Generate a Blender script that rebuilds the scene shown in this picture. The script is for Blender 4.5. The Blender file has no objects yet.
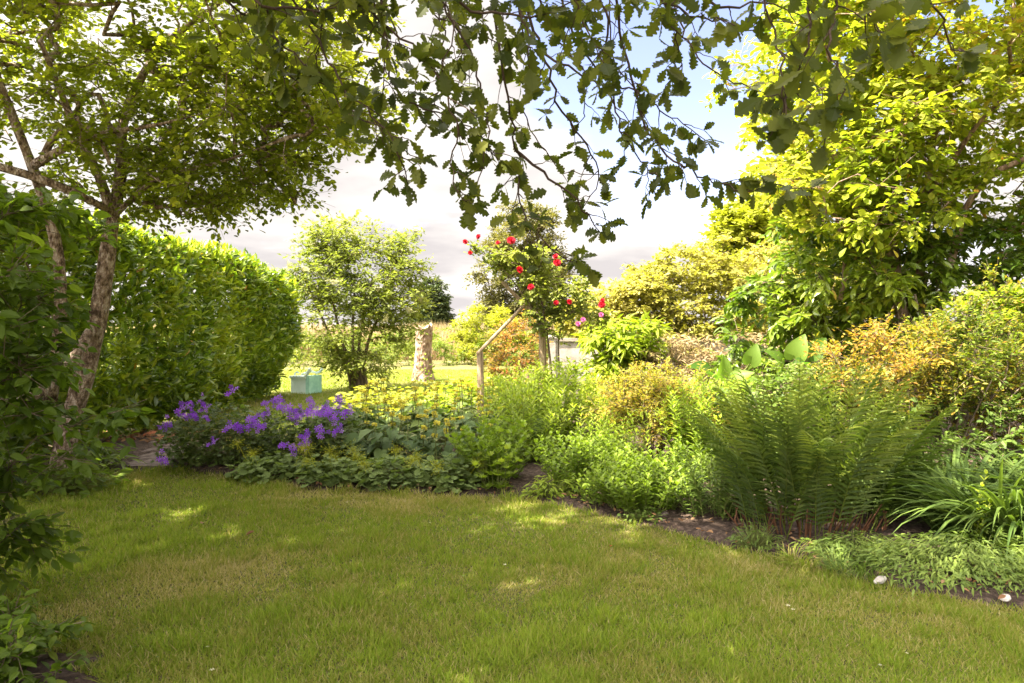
import bpy, math, random
import numpy as np
from mathutils import Vector
R = math.radians
C = bpy.context.scene.collection
SC = bpy.context.scene

# ---------------------------------------------------------------- camera, sky, sun, exposure
F = 740.0; PITCH = R(1.277); CAMZ = 1.5
cam = bpy.data.cameras.new('camera'); cam_o = bpy.data.objects.new('camera', cam); C.objects.link(cam_o)
cam.sensor_width = 36; cam.lens = 36*F/1024; cam.clip_start = 0.05; cam.clip_end = 3000
cam_o.location = (0, 0, CAMZ); cam_o.rotation_euler = (R(90)-PITCH, 0, 0)
cam.dof.use_dof = True; cam.dof.focus_distance = 5.5; cam.dof.aperture_fstop = 7.0
SC.camera = cam_o
SUN_EL = R(60); SUN_DIR = Vector((0.90*math.cos(SUN_EL), 0.43*math.cos(SUN_EL), -math.sin(SUN_EL))).normalized()  # way the light travels
sun = bpy.data.lights.new('sun', 'SUN'); sun_o = bpy.data.objects.new('sun', sun); C.objects.link(sun_o)
sun.energy = 5.0; sun.angle = R(0.53); sun.color = (1.0, 0.91, 0.73)
sun_o.rotation_euler = SUN_DIR.to_track_quat('-Z', 'Y').to_euler(); sun_o.location = (-10, -4, 20)
SC.view_settings.view_transform = 'Standard'; SC.view_settings.look = 'None'
SC.view_settings.exposure = 2.7; SC.view_settings.gamma = 1.0; SC.view_settings.use_curve_mapping = False
SC.cycles.use_denoising = True
SC.cycles.max_bounces = 7; SC.cycles.diffuse_bounces = 5; SC.cycles.glossy_bounces = 2; SC.cycles.transmission_bounces = 4
SC.cycles.sample_clamp_indirect = 6; SC.cycles.use_adaptive_sampling = False

w = bpy.data.worlds.new('World'); SC.world = w; w.use_nodes = True
nt = w.node_tree; nt.nodes.clear()
def N(tree, kind, **kw):
    n = tree.nodes.new(kind)
    for k, v in kw.items():
        if k.startswith('i_'): n.inputs[k[2:].replace('_', ' ')].default_value = v
        else: setattr(n, k, v)
    return n
def build_sky():
    L = nt.links.new
    out = N(nt, 'ShaderNodeOutputWorld')
    sky = N(nt, 'ShaderNodeTexSky', sky_type='NISHITA', sun_disc=False, sun_elevation=SUN_EL,
            sun_rotation=math.atan2(-SUN_DIR.x, -SUN_DIR.y))
    b1 = N(nt, 'ShaderNodeBackground'); b1.inputs[1].default_value = 0.055
    tm = N(nt, 'ShaderNodeMix', data_type='RGBA', blend_type='MULTIPLY'); tm.inputs[0].default_value = 1.0; tm.inputs[7].default_value = (1.25, 1.0, 1.05, 1)
    L(sky.outputs[0], tm.inputs[6]); L(tm.outputs[2], b1.inputs[0])
    tc = N(nt, 'ShaderNodeTexCoord'); sep = N(nt, 'ShaderNodeSeparateXYZ'); L(tc.outputs['Generated'], sep.inputs[0])
    mz = N(nt, 'ShaderNodeMath', operation='MAXIMUM'); L(sep.outputs[2], mz.inputs[0]); mz.inputs[1].default_value = 0.0
    az = N(nt, 'ShaderNodeMath', operation='ADD'); L(mz.outputs[0], az.inputs[0]); az.inputs[1].default_value = 0.22
    dv = N(nt, 'ShaderNodeVectorMath', operation='DIVIDE'); cmb = N(nt, 'ShaderNodeCombineXYZ')
    for i in range(3): L(az.outputs[0], cmb.inputs[i])
    L(tc.outputs['Generated'], dv.inputs[0]); L(cmb.outputs[0], dv.inputs[1])
    mp = N(nt, 'ShaderNodeMapping'); mp.inputs['Location'].default_value = (3.3, 1.2, 0.0); mp.inputs['Scale'].default_value = (1, 1, 2.2)
    L(dv.outputs[0], mp.inputs[0])
    n1 = N(nt, 'ShaderNodeTexNoise', i_Scale=1.35, i_Detail=8.0, i_Roughness=0.52); L(mp.outputs[0], n1.inputs[0])
    # an opening in the cloud, in the direction of the blue patch up to the right
    dn = N(nt, 'ShaderNodeVectorMath', operation='DOT_PRODUCT'); L(tc.outputs['Generated'], dn.inputs[0])
    dn.inputs[1].default_value = Vector((0.27, 1.0, 0.40)).normalized()
    mr = N(nt, 'ShaderNodeMapRange', interpolation_type='SMOOTHSTEP'); L(dn.outputs['Value'], mr.inputs[0])
    mr.inputs[1].default_value = 0.95; mr.inputs[2].default_value = 0.995; mr.inputs[3].default_value = 0.0; mr.inputs[4].default_value = 0.40
    sb = N(nt, 'ShaderNodeMath', operation='SUBTRACT'); L(n1.outputs[0], sb.inputs[0]); L(mr.outputs[0], sb.inputs[1])
    mask = N(nt, 'ShaderNodeMapRange', interpolation_type='SMOOTHSTEP'); L(sb.outputs[0], mask.inputs[0])
    mask.inputs[1].default_value = 0.30; mask.inputs[2].default_value = 0.42
    mp2 = N(nt, 'ShaderNodeMapping'); mp2.inputs['Location'].default_value = (7.1, 0.4, 2.0); mp2.inputs['Scale'].default_value = (1, 1, 3.0)
    L(dv.outputs[0], mp2.inputs[0])
    n2 = N(nt, 'ShaderNodeTexNoise', i_Scale=1.5, i_Detail=6.0, i_Roughness=0.5); L(mp2.outputs[0], n2.inputs[0])
    cr = N(nt, 'ShaderNodeValToRGB'); L(n2.outputs[0], cr.inputs[0])
    e = cr.color_ramp.elements; e[0].position = 0.38; e[0].color = (0.44, 0.41, 0.405, 1); e[1].position = 0.56; e[1].color = (0.64, 0.60, 0.565, 1)
    # unseen cloud brightened sunward as added fill for the shade; greyer low and away
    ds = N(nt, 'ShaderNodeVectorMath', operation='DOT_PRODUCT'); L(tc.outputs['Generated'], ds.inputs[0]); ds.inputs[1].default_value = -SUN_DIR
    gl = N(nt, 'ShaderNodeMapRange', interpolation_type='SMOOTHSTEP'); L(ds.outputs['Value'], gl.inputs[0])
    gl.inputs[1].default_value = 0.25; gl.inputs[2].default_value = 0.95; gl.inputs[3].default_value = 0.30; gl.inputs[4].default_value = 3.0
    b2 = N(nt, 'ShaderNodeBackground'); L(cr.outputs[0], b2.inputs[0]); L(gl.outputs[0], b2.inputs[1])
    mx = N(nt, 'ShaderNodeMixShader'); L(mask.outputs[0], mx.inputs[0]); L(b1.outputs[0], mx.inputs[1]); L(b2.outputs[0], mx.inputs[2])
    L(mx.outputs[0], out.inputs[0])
build_sky()

# ---------------------------------------------------------------- helpers
def P(px, py, Y):
    dx = (px-512)/F; dz = (341.5-py)/F
    y = math.cos(PITCH)+dz*math.sin(PITCH); z = -math.sin(PITCH)+dz*math.cos(PITCH); s = Y/y
    return np.array((dx*s, Y, CAMZ+z*s))
def G(px, py):
    dx = (px-512)/F; dz = (341.5-py)/F
    y = math.cos(PITCH)+dz*math.sin(PITCH); z = -math.sin(PITCH)+dz*math.cos(PITCH); s = -CAMZ/z
    return np.array((dx*s, y*s, 0.0))
def nrm(v): return v/np.maximum(np.linalg.norm(v, axis=-1, keepdims=True), 1e-9)
def vnoise(p, scale=1.0, seed=0):
    p = np.atleast_2d(np.asarray(p, float))*scale
    if p.shape[1] == 2: p = np.c_[p, np.zeros(len(p))]
    i = np.floor(p).astype(np.int64); f = p-i; f = f*f*(3-2*f); out = 0
    for dx in (0, 1):
        for dy in (0, 1):
            for dz in (0, 1):
                h = ((i[:, 0]+dx)*73856093) ^ ((i[:, 1]+dy)*19349663) ^ ((i[:, 2]+dz)*83492791) ^ (seed*2654435761)
                h = (h & 0xffffffff); h = ((h ^ (h >> 13))*1274126177) & 0xffffffff; h = h ^ (h >> 16)
                wt = np.where(dx, f[:, 0], 1-f[:, 0])*np.where(dy, f[:, 1], 1-f[:, 1])*np.where(dz, f[:, 2], 1-f[:, 2])
                out = out+wt*((h % 65536)/65535.0)
    return out
def rdir(n, rng):
    v = rng.normal(size=(n, 3)); return nrm(v)

class MB:
    def __init__(s): s.v = []; s.f = {3: [], 4: []}; s.t = {3: [], 4: []}; s.m = {3: [], 4: []}; s.n = 0
    def add(s, verts, faces, tint=0.5, mat=0):
        verts = np.asarray(verts, float).reshape(-1, 3)
        groups = {3: [f for f in faces if len(f) == 3], 4: [f for f in faces if len(f) == 4]} if isinstance(faces, list) else {faces.shape[1]: faces}
        for k, fs in groups.items():
            if len(fs):
                fs = np.asarray(fs, np.int64)+s.n
                s.f[k].append(fs); s.t[k].append(np.broadcast_to(np.asarray(tint, float), (len(fs),))); s.m[k].append(np.full(len(fs), mat))
        s.v.append(verts); s.n += len(verts)
    def scatter(s, tmpl, Pn, D, Nn, S, tint, mat=0):
        tv, tf = tmpl; n = len(Pn)
        if n == 0: return
        D = nrm(D); X = nrm(np.cross(D, Nn)); Z = np.cross(X, D)
        S = np.asarray(S, float)
        if S.ndim == 1: S = np.repeat(S[:, None], 3, 1)
        V = Pn[:, None]+(S[:, 0, None]*tv[None, :, 0])[..., None]*X[:, None]+(S[:, 1, None]*tv[None, :, 1])[..., None]*D[:, None]+(S[:, 2, None]*tv[None, :, 2])[..., None]*Z[:, None]
        off = s.n+np.arange(n)[:, None, None]*len(tv)
        tint = np.broadcast_to(np.asarray(tint, float), (n,))
        for k in (3, 4):
            ff = np.array([f for f in tf if len(f) == k], np.int64)
            if len(ff):
                s.f[k].append((ff[None]+off).reshape(-1, k)); s.t[k].append(np.repeat(tint, len(ff))); s.m[k].append(np.full(n*len(ff), mat))
        s.v.append(V.reshape(-1, 3)); s.n += n*len(tv)
    def tube(s, pts, rad, sides=6, tint=0.5, cap=True, mat=0):
        pts = np.asarray(pts, float); n = len(pts)
        rad = np.broadcast_to(np.asarray(rad, float), (n,)); t = np.gradient(pts, axis=0); t = nrm(t)
        u = np.cross(t[0], (0.3, 0.2, 0.93)); u = u/np.linalg.norm(u)
        a = np.arange(sides)*2*math.pi/sides; vs = []
        for i in range(n):
            u = u-t[i]*np.dot(u, t[i]); u = u/np.linalg.norm(u); b = np.cross(t[i], u)
            vs.append(pts[i]+rad[i]*(np.cos(a)[:, None]*u+np.sin(a)[:, None]*b))
        V = np.concatenate(vs); i, j = np.meshgrid(np.arange(n-1), np.arange(sides), indexing='ij')
        j2 = (j+1) % sides
        fc = np.stack([i*sides+j, i*sides+j2, (i+1)*sides+j2, (i+1)*sides+j], -1).reshape(-1, 4)
        if cap:
            V = np.concatenate([V, pts[:1], pts[-1:]]); c0 = n*sides; k = np.arange(sides); k2 = (k+1) % sides
            s.add(V, fc, tint, mat)
            b0 = s.n-len(V)
            tri = np.concatenate([np.stack([k2, k, np.full(sides, c0)], -1), np.stack([(n-1)*sides+k, (n-1)*sides+k2, np.full(sides, c0+1)], -1)])+b0
            s.f[3].append(tri); s.t[3].append(np.full(len(tri), float(np.mean(tint)))); s.m[3].append(np.full(len(tri), mat))
        else: s.add(V, fc, tint, mat)
    def box(s, c, d, rz=0, tint=0.5, mat=0, top=1.0):
        x, y, z = np.asarray(d)/2.0; q = top
        v = np.array([(-x, -y, -z), (x, -y, -z), (x, y, -z), (-x, y, -z), (-x*q, -y*q, z), (x*q, -y*q, z), (x*q, y*q, z), (-x*q, y*q, z)])
        cs, sn = math.cos(rz), math.sin(rz); v = np.c_[v[:, 0]*cs-v[:, 1]*sn, v[:, 0]*sn+v[:, 1]*cs, v[:, 2]]+np.asarray(c)
        s.add(v, [(0, 3, 2, 1), (4, 5, 6, 7), (0, 1, 5, 4), (1, 2, 6, 5), (2, 3, 7, 6), (3, 0, 4, 7)], tint, mat)
    def build(s, name, mats, parent=None, smooth=False, origin=None):
        me = bpy.data.meshes.new(name)
        V = np.concatenate(s.v) if s.v else np.zeros((0, 3))
        if parent is not None: V = V-np.array(parent.location)
        elif origin is not None: V = V-np.asarray(origin)
        F3 = np.concatenate(s.f[3]) if s.f[3] else np.zeros((0, 3), int); F4 = np.concatenate(s.f[4]) if s.f[4] else np.zeros((0, 4), int)
        T = np.concatenate(s.t[3]+s.t[4]); M = np.concatenate(s.m[3]+s.m[4])
        me.vertices.add(len(V)); me.vertices.foreach_set('co', V.astype(np.float32).ravel())
        li = np.concatenate([F3.ravel(), F4.ravel()]).astype(np.int32); me.loops.add(len(li)); me.loops.foreach_set('vertex_index', li)
        np_ = len(F3)+len(F4); me.polygons.add(np_)
        ls = np.concatenate([np.arange(len(F3))*3, len(F3)*3+np.arange(len(F4))*4]).astype(np.int32)
        me.polygons.foreach_set('loop_start', ls)
        me.polygons.foreach_set('material_index', M.astype(np.int32))
        me.polygons.foreach_set('use_smooth', np.full(np_, smooth))
        at = me.attributes.new('tint', 'FLOAT', 'FACE'); at.data.foreach_set('value', T.astype(np.float32))
        for m in (mats if isinstance(mats, (list, tuple)) else [mats]): me.materials.append(m)
        me.update(calc_edges=True)
        o = bpy.data.objects.new(name, me); C.objects.link(o)
        if parent is not None: o.parent = parent
        elif origin is not None: o.location = origin
        return o
def tag(o, label=None, cat=None, group=None, kind=None):
    if label: o['label'] = label
    if cat: o['category'] = cat
    if group: o['group'] = group
    if kind: o['kind'] = kind
    return o
def thing(name, label, cat, loc=(0, 0, 0), group=None):
    o = bpy.data.objects.new(name, None); C.objects.link(o); o.location = [float(a) for a in loc]; o.empty_display_size = 0.1
    return tag(o, label, cat, group)
def copy_tree(o, parent=None):
    c = o.copy(); C.objects.link(c); c.parent = parent
    for ch in list(o.children): copy_tree(ch, c)
    return c

# ---------------------------------------------------------------- leaf shapes (x across, y along, z normal)
def leaf_shape(prof, fold=0.12, curl=0.15, shift=None):
    v = []; f = []; n = len(prof)
    for k, (t, hw) in enumerate(prof):
        sh = shift[k] if shift else 0.0; z = -curl*t*t
        v += [(0, t, z), (-hw, t+sh, z+fold*hw*2), (hw, t+sh, z+fold*hw*2)]
    for k in range(n-1):
        a, b = 3*k, 3*k+3
        z0, z1 = prof[k][1] < 1e-6, prof[k+1][1] < 1e-6
        if z0: f += [(a, b+2, b), (a, b, b+1)]
        elif z1: f += [(a, a+2, b), (a, b, a+1)]
        else: f += [(a, a+2, b+2, b), (a, b, b+1, a+1)]
    return np.array(v, float), f
SMALL = (np.array([(0, 0, 0), (.22, .5, .07), (0, 1, -.05), (-.22, .5, .07)]), [(0, 1, 2), (0, 2, 3)])
ROUNDISH = (np.array([(0, 0, 0), (.3, .3, .05), (.27, .72, .05), (0, 1, -.06), (-.27, .72, .05), (-.3, .3, .05)]), [(0, 1, 2, 3), (0, 3, 4, 5)])
OVATE = leaf_shape([(0, 0), (.2, .2), (.45, .26), (.75, .17), (1, 0)], .12, .2)
OBOV = leaf_shape([(0, 0), (.3, .15), (.62, .27), (.85, .2), (1, 0)], .12, .22)
LANCE = leaf_shape([(0, 0), (.25, .10), (.55, .12), (1, 0)], .15, .3)
LAUREL = leaf_shape([(0, 0), (.3, .15), (.65, .165), (1, 0)], .14, .22)
HEART = leaf_shape([(0, .06), (.06, .26), (.3, .36), (.6, .24), (.85, .09), (1, 0)], .12, .25, [-.02, -.08, 0, 0, 0, 0])
def oak_shape():
    prof = [(0, 0)]
    for k in range(1, 30):
        t = k/30; env = .325*math.sin(math.pi*t**1.35)**.75; prof.append((t, max(.012, env*(.50+.50*abs(math.sin(math.pi*5.2*t**.95))**.8))))
    prof.append((1.0, 0)); return leaf_shape(prof, .08, .18, [0]+[.035*math.sin(math.pi*k/30) for k in range(1, 30)]+[0])
OAK = oak_shape()
def scallop(n=9, lob=.16):
    v = [(0, .12, -.05)]; f = []
    for k in range(2*n+1):
        a = -2.75+5.5*k/(2*n); r = .5*(1-(lob if k % 2 == 0 else 0)); v.append((r*math.sin(a), .45+r*math.cos(a), .06*(k % 2)+.04))
    for k in range(2*n): f.append((0, k+2, k+1))
    return np.array(v, float), f
BIGLEAF = leaf_shape([(0, .10), (.02, .27), (.1, .39), (.22, .44), (.36, .44), (.5, .40), (.64, .33), (.78, .23), (.9, .12), (1, 0)], .3, .4, [-.1, -.13, -.06, 0, .01, .02, .01, 0, .01, 0])
SCAL = scallop()
CUT = scallop(5, .55)
BLADE = (np.array([(-.5, 0, 0), (.5, 0, 0), (.36, .55, -.08), (-.36, .55, -.08), (0, 1, -.3)]), [(0, 1, 2, 3), (3, 2, 4)])
TWIG = (np.array([(.5, 0, 0), (-.25, 0, .43), (-.25, 0, -.43), (.25, 1, 0), (-.12, 1, .2), (-.12, 1, -.2)]), [(0, 1, 4, 3), (1, 2, 5, 4), (2, 0, 3, 5)])
def petals(n=5, wide=.42):
    v = [(0, 0, 0)]; f = []
    for k in range(n):
        a = 2*math.pi*k/n
        for r, da in ((.45, -wide*.75), (1.0, -wide*.62), (1.06, 0.0), (1.0, wide*.62), (.45, wide*.75)):
            v.append((r*math.cos(a+da), r*math.sin(a+da), .12*r))
        b = 1+5*k; f += [(0, b, b+1, b+2), (0, b+2, b+3, b+4)]
    return np.array(v, float)*.5, f
PETALS = petals()

# ---------------------------------------------------------------- materials
def ramp(nt_, cols, src):
    cr = N(nt_, 'ShaderNodeValToRGB'); el = cr.color_ramp.elements
    while len(el) < len(cols): el.new(0.5)
    for k, c in enumerate(cols): el[k].position = k/(len(cols)-1); el[k].color = (*c, 1)
    nt_.links.new(src, cr.inputs[0]); return cr
def leaf_mat(name, cols, trans=0.38, rough=0.5, spec=0.35, glow=(1.15, 1.25, .5)):
    m = bpy.data.materials.new(name); m.use_nodes = True; t = m.node_tree; t.nodes.clear(); L = t.links.new
    out = N(t, 'ShaderNodeOutputMaterial'); at = N(t, 'ShaderNodeAttribute', attribute_name='tint')
    cr = ramp(t, cols, at.outputs['Fac'])
    p = N(t, 'ShaderNodeBsdfPrincipled'); p.inputs['Roughness'].default_value = rough; p.inputs['Specular IOR Level'].default_value = spec*.5
    L(cr.outputs[0], p.inputs['Base Color'])
    mul = N(t, 'ShaderNodeMix', data_type='RGBA', blend_type='MULTIPLY'); mul.inputs[0].default_value = 1.0
    L(cr.outputs[0], mul.inputs[6]); mul.inputs[7].default_value = (*[g*1.35 for g in glow], 1); mul.clamp_result = False
    tr = N(t, 'ShaderNodeBsdfTranslucent'); L(mul.outputs[2], tr.inputs[0])
    mx = N(t, 'ShaderNodeMixShader'); mx.inputs[0].default_value = trans
    L(p.outputs[0], mx.inputs[1]); L(tr.outputs[0], mx.inputs[2]); L(mx.outputs[0], out.inputs[0]); return m
def rough_mat(name, cols, scale=8, detail=6, rough=0.9, bump=0.3, stretch=(1, 1, 1), dist=0.02, kind='noise', lo=.35, hi=.68):
    m = bpy.data.materials.new(name); m.use_nodes = True; t = m.node_tree; t.nodes.clear(); L = t.links.new
    out = N(t, 'ShaderNodeOutputMaterial'); tc = N(t, 'ShaderNodeTexCoord'); mp = N(t, 'ShaderNodeMapping'); mp.inputs['Scale'].default_value = stretch
    L(tc.outputs['Object'], mp.inputs[0])
    n1 = N(t, 'ShaderNodeTexNoise', i_Scale=scale, i_Detail=detail, i_Roughness=0.65); L(mp.outputs[0], n1.inputs[0])
    mr = N(t, 'ShaderNodeMapRange'); L(n1.outputs[0], mr.inputs[0]); mr.inputs[1].default_value = lo; mr.inputs[2].default_value = hi
    cr = ramp(t, cols, mr.outputs[0]); p = N(t, 'ShaderNodeBsdfPrincipled'); p.inputs['Roughness'].default_value = rough; p.inputs['Specular IOR Level'].default_value = .25
    L(cr.outputs[0], p.inputs['Base Color'])
    src = n1.outputs[0]
    if kind == 'bark':
        vo = N(t, 'ShaderNodeTexVoronoi', i_Scale=scale*2.5); L(mp.outputs[0], vo.inputs[0]); src = vo.outputs[0]
    bp = N(t, 'ShaderNodeBump'); bp.inputs['Strength'].default_value = bump; bp.inputs['Distance'].default_value = dist
    L(src, bp.inputs['Height']); L(bp.outputs[0], p.inputs['Normal']); L(p.outputs[0], out.inputs[0]); return m
def plain_mat(name, col, rough=.6):
    m = bpy.data.materials.new(name); m.use_nodes = True; p = m.node_tree.nodes['Principled BSDF']
    p.inputs['Base Color'].default_value = (*col, 1); p.inputs['Roughness'].default_value = rough; return m

M = dict(
    oak=leaf_mat('oak_leaves', [(.04, .055, .012), (.075, .09, .015), (.13, .14, .022)], .45, .5, .3),
    tree=leaf_mat('small_tree_leaves', [(.10, .13, .015), (.20, .23, .022), (.37, .36, .04)], .5),
    laurel=leaf_mat('laurel_leaves', [(.04, .075, .010), (.11, .17, .015), (.24, .29, .025), (.34, .18, .02)], .38, .35, 1.0),
    near=leaf_mat('near_shrub_leaves', [(.05, .085, .010), (.10, .15, .016), (.19, .24, .03)], .45, .45, .4),
    magnolia=leaf_mat('magnolia_leaves', [(.085, .125, .012), (.175, .22, .018), (.32, .32, .035), (.40, .22, .04)], .48),
    yellow=leaf_mat('yellow_green_leaves', [(.14, .16, .015), (.24, .25, .025), (.34, .31, .05)], .42),
    pale=leaf_mat('pale_shrub_leaves', [(.14, .15, .025), (.27, .25, .05), (.42, .36, .12)], .35),
    elder=leaf_mat('elder_leaves', [(.09, .115, .025), (.18, .205, .045), (.33, .33, .09)], .42),
    darkevg=leaf_mat('dark_tree_leaves', [(.03, .045, .018), (.05, .07, .028), (.09, .10, .04)], .2),
    olive=leaf_mat('olive_tree_leaves', [(.07, .075, .025), (.13, .12, .04), (.20, .17, .06)], .3),
    orange=leaf_mat('orange_shrub_leaves', [(.05, .09, .012), (.13, .17, .02), (.30, .21, .03), (.36, .15, .05)], .38),
    gold=leaf_mat('golden_shrub_leaves', [(.08, .13, .015), (.17, .20, .022), (.32, .27, .04), (.38, .2, .06)], .4),
    red=leaf_mat('reddish_shrub_leaves', [(.09, .12, .02), (.22, .18, .04), (.38, .12, .05)], .35),
    fern=leaf_mat('fern_leaf', [(.025, .045, .008), (.065, .10, .016), (.16, .19, .03)], .35, .5, .35),
    strap=leaf_mat('strappy_leaf', [(.045, .08, .016), (.08, .125, .024), (.13, .18, .035)], .3, .6, .3),
    sedum=leaf_mat('sedum_leaf', [(.08, .13, .012), (.145, .215, .018), (.24, .31, .03)], .3, .5, .4),
    herb=leaf_mat('herb_leaf', [(.09, .15, .018), (.19, .26, .025), (.32, .36, .05)], .4),
    mantle=leaf_mat('mantle_leaf', [(.08, .115, .035), (.14, .19, .055), (.22, .27, .08)], .3, .65, .3),
    geran=leaf_mat('geranium_leaf', [(.05, .075, .02), (.075, .11, .025), (.12, .13, .035)], .35),
    phlomis=leaf_mat('phlomis_leaf', [(.05, .085, .03), (.085, .13, .04), (.16, .21, .05)], .3, .65, .3),
    big=leaf_mat('big_leaf', [(.04, .09, .014), (.075, .14, .02), (.14, .21, .035)], .45, .45, .4),
    lime=leaf_mat('lime_leaf', [(.12, .18, .015), (.22, .28, .02), (.36, .38, .06)], .42, .4, .45),
    low=leaf_mat('low_leaf', [(.06, .10, .02), (.11, .16, .028), (.20, .25, .05)], .3, .5, .4),
    grass=leaf_mat('grass_blades', [(.37, .31, .16), (.26, .235, .07), (.175, .205, .028), (.125, .19, .017), (.23, .29, .035)], .4, .6, .25, (1.05, 1.1, .5)),
    meadow=leaf_mat('meadow_stalks', [(.11, .13, .025), (.24, .19, .09), (.34, .25, .16)], .3, .7, .15, (1.05, 1, .8)),
    weeds=leaf_mat('weed_leaves', [(.06, .10, .015), (.12, .155, .022), (.20, .22, .04)], .35),
    violet=leaf_mat('violet_petals', [(.15, .03, .36), (.23, .06, .50), (.36, .16, .60)], .35, .6, .2, (1, .8, 1.1)),
    redpet=leaf_mat('red_petals', [(.30, .006, .015), (.48, .012, .03), (.6, .04, .06)], .25, .5, .3, (1, .6, .6)),
    pinkpet=leaf_mat('pink_petals', [(.5, .12, .3), (.6, .2, .4)], .3, .5, .3, (1, .8, .9)),
    ypet=leaf_mat('yellow_petals', [(.42, .40, .05), (.56, .50, .06), (.62, .58, .14)], .25, .6, .2, (1, .9, .5)),
    lpet=leaf_mat('lime_petals', [(.28, .30, .02), (.42, .42, .04)], .3, .6, .2, (1, 1, .5)),
    cream=leaf_mat('cream_flowers', [(.5, .48, .3), (.65, .62, .45)], .3, .7, .2, (1, 1, .9)),
    dry=leaf_mat('dry_leaf', [(.11, .055, .03), (.20, .11, .05), (.30, .19, .10)], .2, .7, .2, (1, .8, .6)),
    bark=rough_mat('bark', [(.05, .035, .022), (.13, .095, .065), (.24, .19, .14)], 9, 8, .95, .6, (1, 1, .35), .03, 'bark'),
    lichen=rough_mat('lichen_bark', [(.07, .045, .03), (.24, .17, .12), (.46, .38, .32)], 22, 8, .95, .8, (1, 1, .6), .03, 'bark', .38, .62),
    pink_bark=rough_mat('pale_stump_bark', [(.09, .05, .03), (.27, .18, .13), (.40, .30, .24)], 11, 9, .9, .8, (1, 1, .35), .03, 'bark'),
    twig=rough_mat('oak_twig_bark', [(.035, .022, .016), (.07, .045, .03)], 20),
    stem=leaf_mat('green_stem', [(.10, .13, .03), (.16, .17, .05)], .1, .6),
    redstem=leaf_mat('red_brown_stem', [(.08, .035, .018), (.15, .07, .035)], .05, .7),
    soil=rough_mat('soil', [(.022, .014, .010), (.055, .036, .026), (.12, .085, .065)], 26, 10, .95, .9, dist=.03),
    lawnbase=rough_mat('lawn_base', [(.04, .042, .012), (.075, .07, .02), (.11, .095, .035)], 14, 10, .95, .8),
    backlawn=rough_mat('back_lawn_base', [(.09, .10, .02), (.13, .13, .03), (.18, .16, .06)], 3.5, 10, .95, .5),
    field=rough_mat('field', [(.10, .11, .03), (.17, .15, .06), (.22, .18, .09)], .6, 10, .95, .4),
    path=rough_mat('path_stone', [(.07, .052, .042), (.13, .10, .085), (.19, .155, .135)], 14, 9, .9, .6),
    wood=rough_mat('weathered_wood', [(.16, .11, .07), (.30, .22, .14), (.42, .33, .22)], 10, 8, .85, .5, (3, 3, .4)),
    wall=rough_mat('pale_wall', [(.22, .19, .17), (.34, .30, .27), (.42, .38, .34)], 5, 9, .9, .5),
    walldark=rough_mat('lower_wall', [(.16, .13, .115), (.24, .205, .18), (.30, .26, .23)], 6, 9, .9, .5),
    mint=rough_mat('mint_paint', [(.26, .50, .42), (.34, .60, .50), (.42, .66, .56)], 6, 6, .6, .2),
    mint_lit=rough_mat('mint_paint_lit', [(.55, .68, .64), (.66, .78, .74)], 6, 6, .6, .2),  # lit-face copy of the mint paint, sunlight put into the colour
    stone=rough_mat('white_stone', [(.26, .23, .20), (.46, .43, .39)], 16, 6, .8, .4),
    terra=rough_mat('terracotta', [(.30, .09, .04), (.42, .16, .08)], 12, 6, .9, .4),
)

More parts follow.
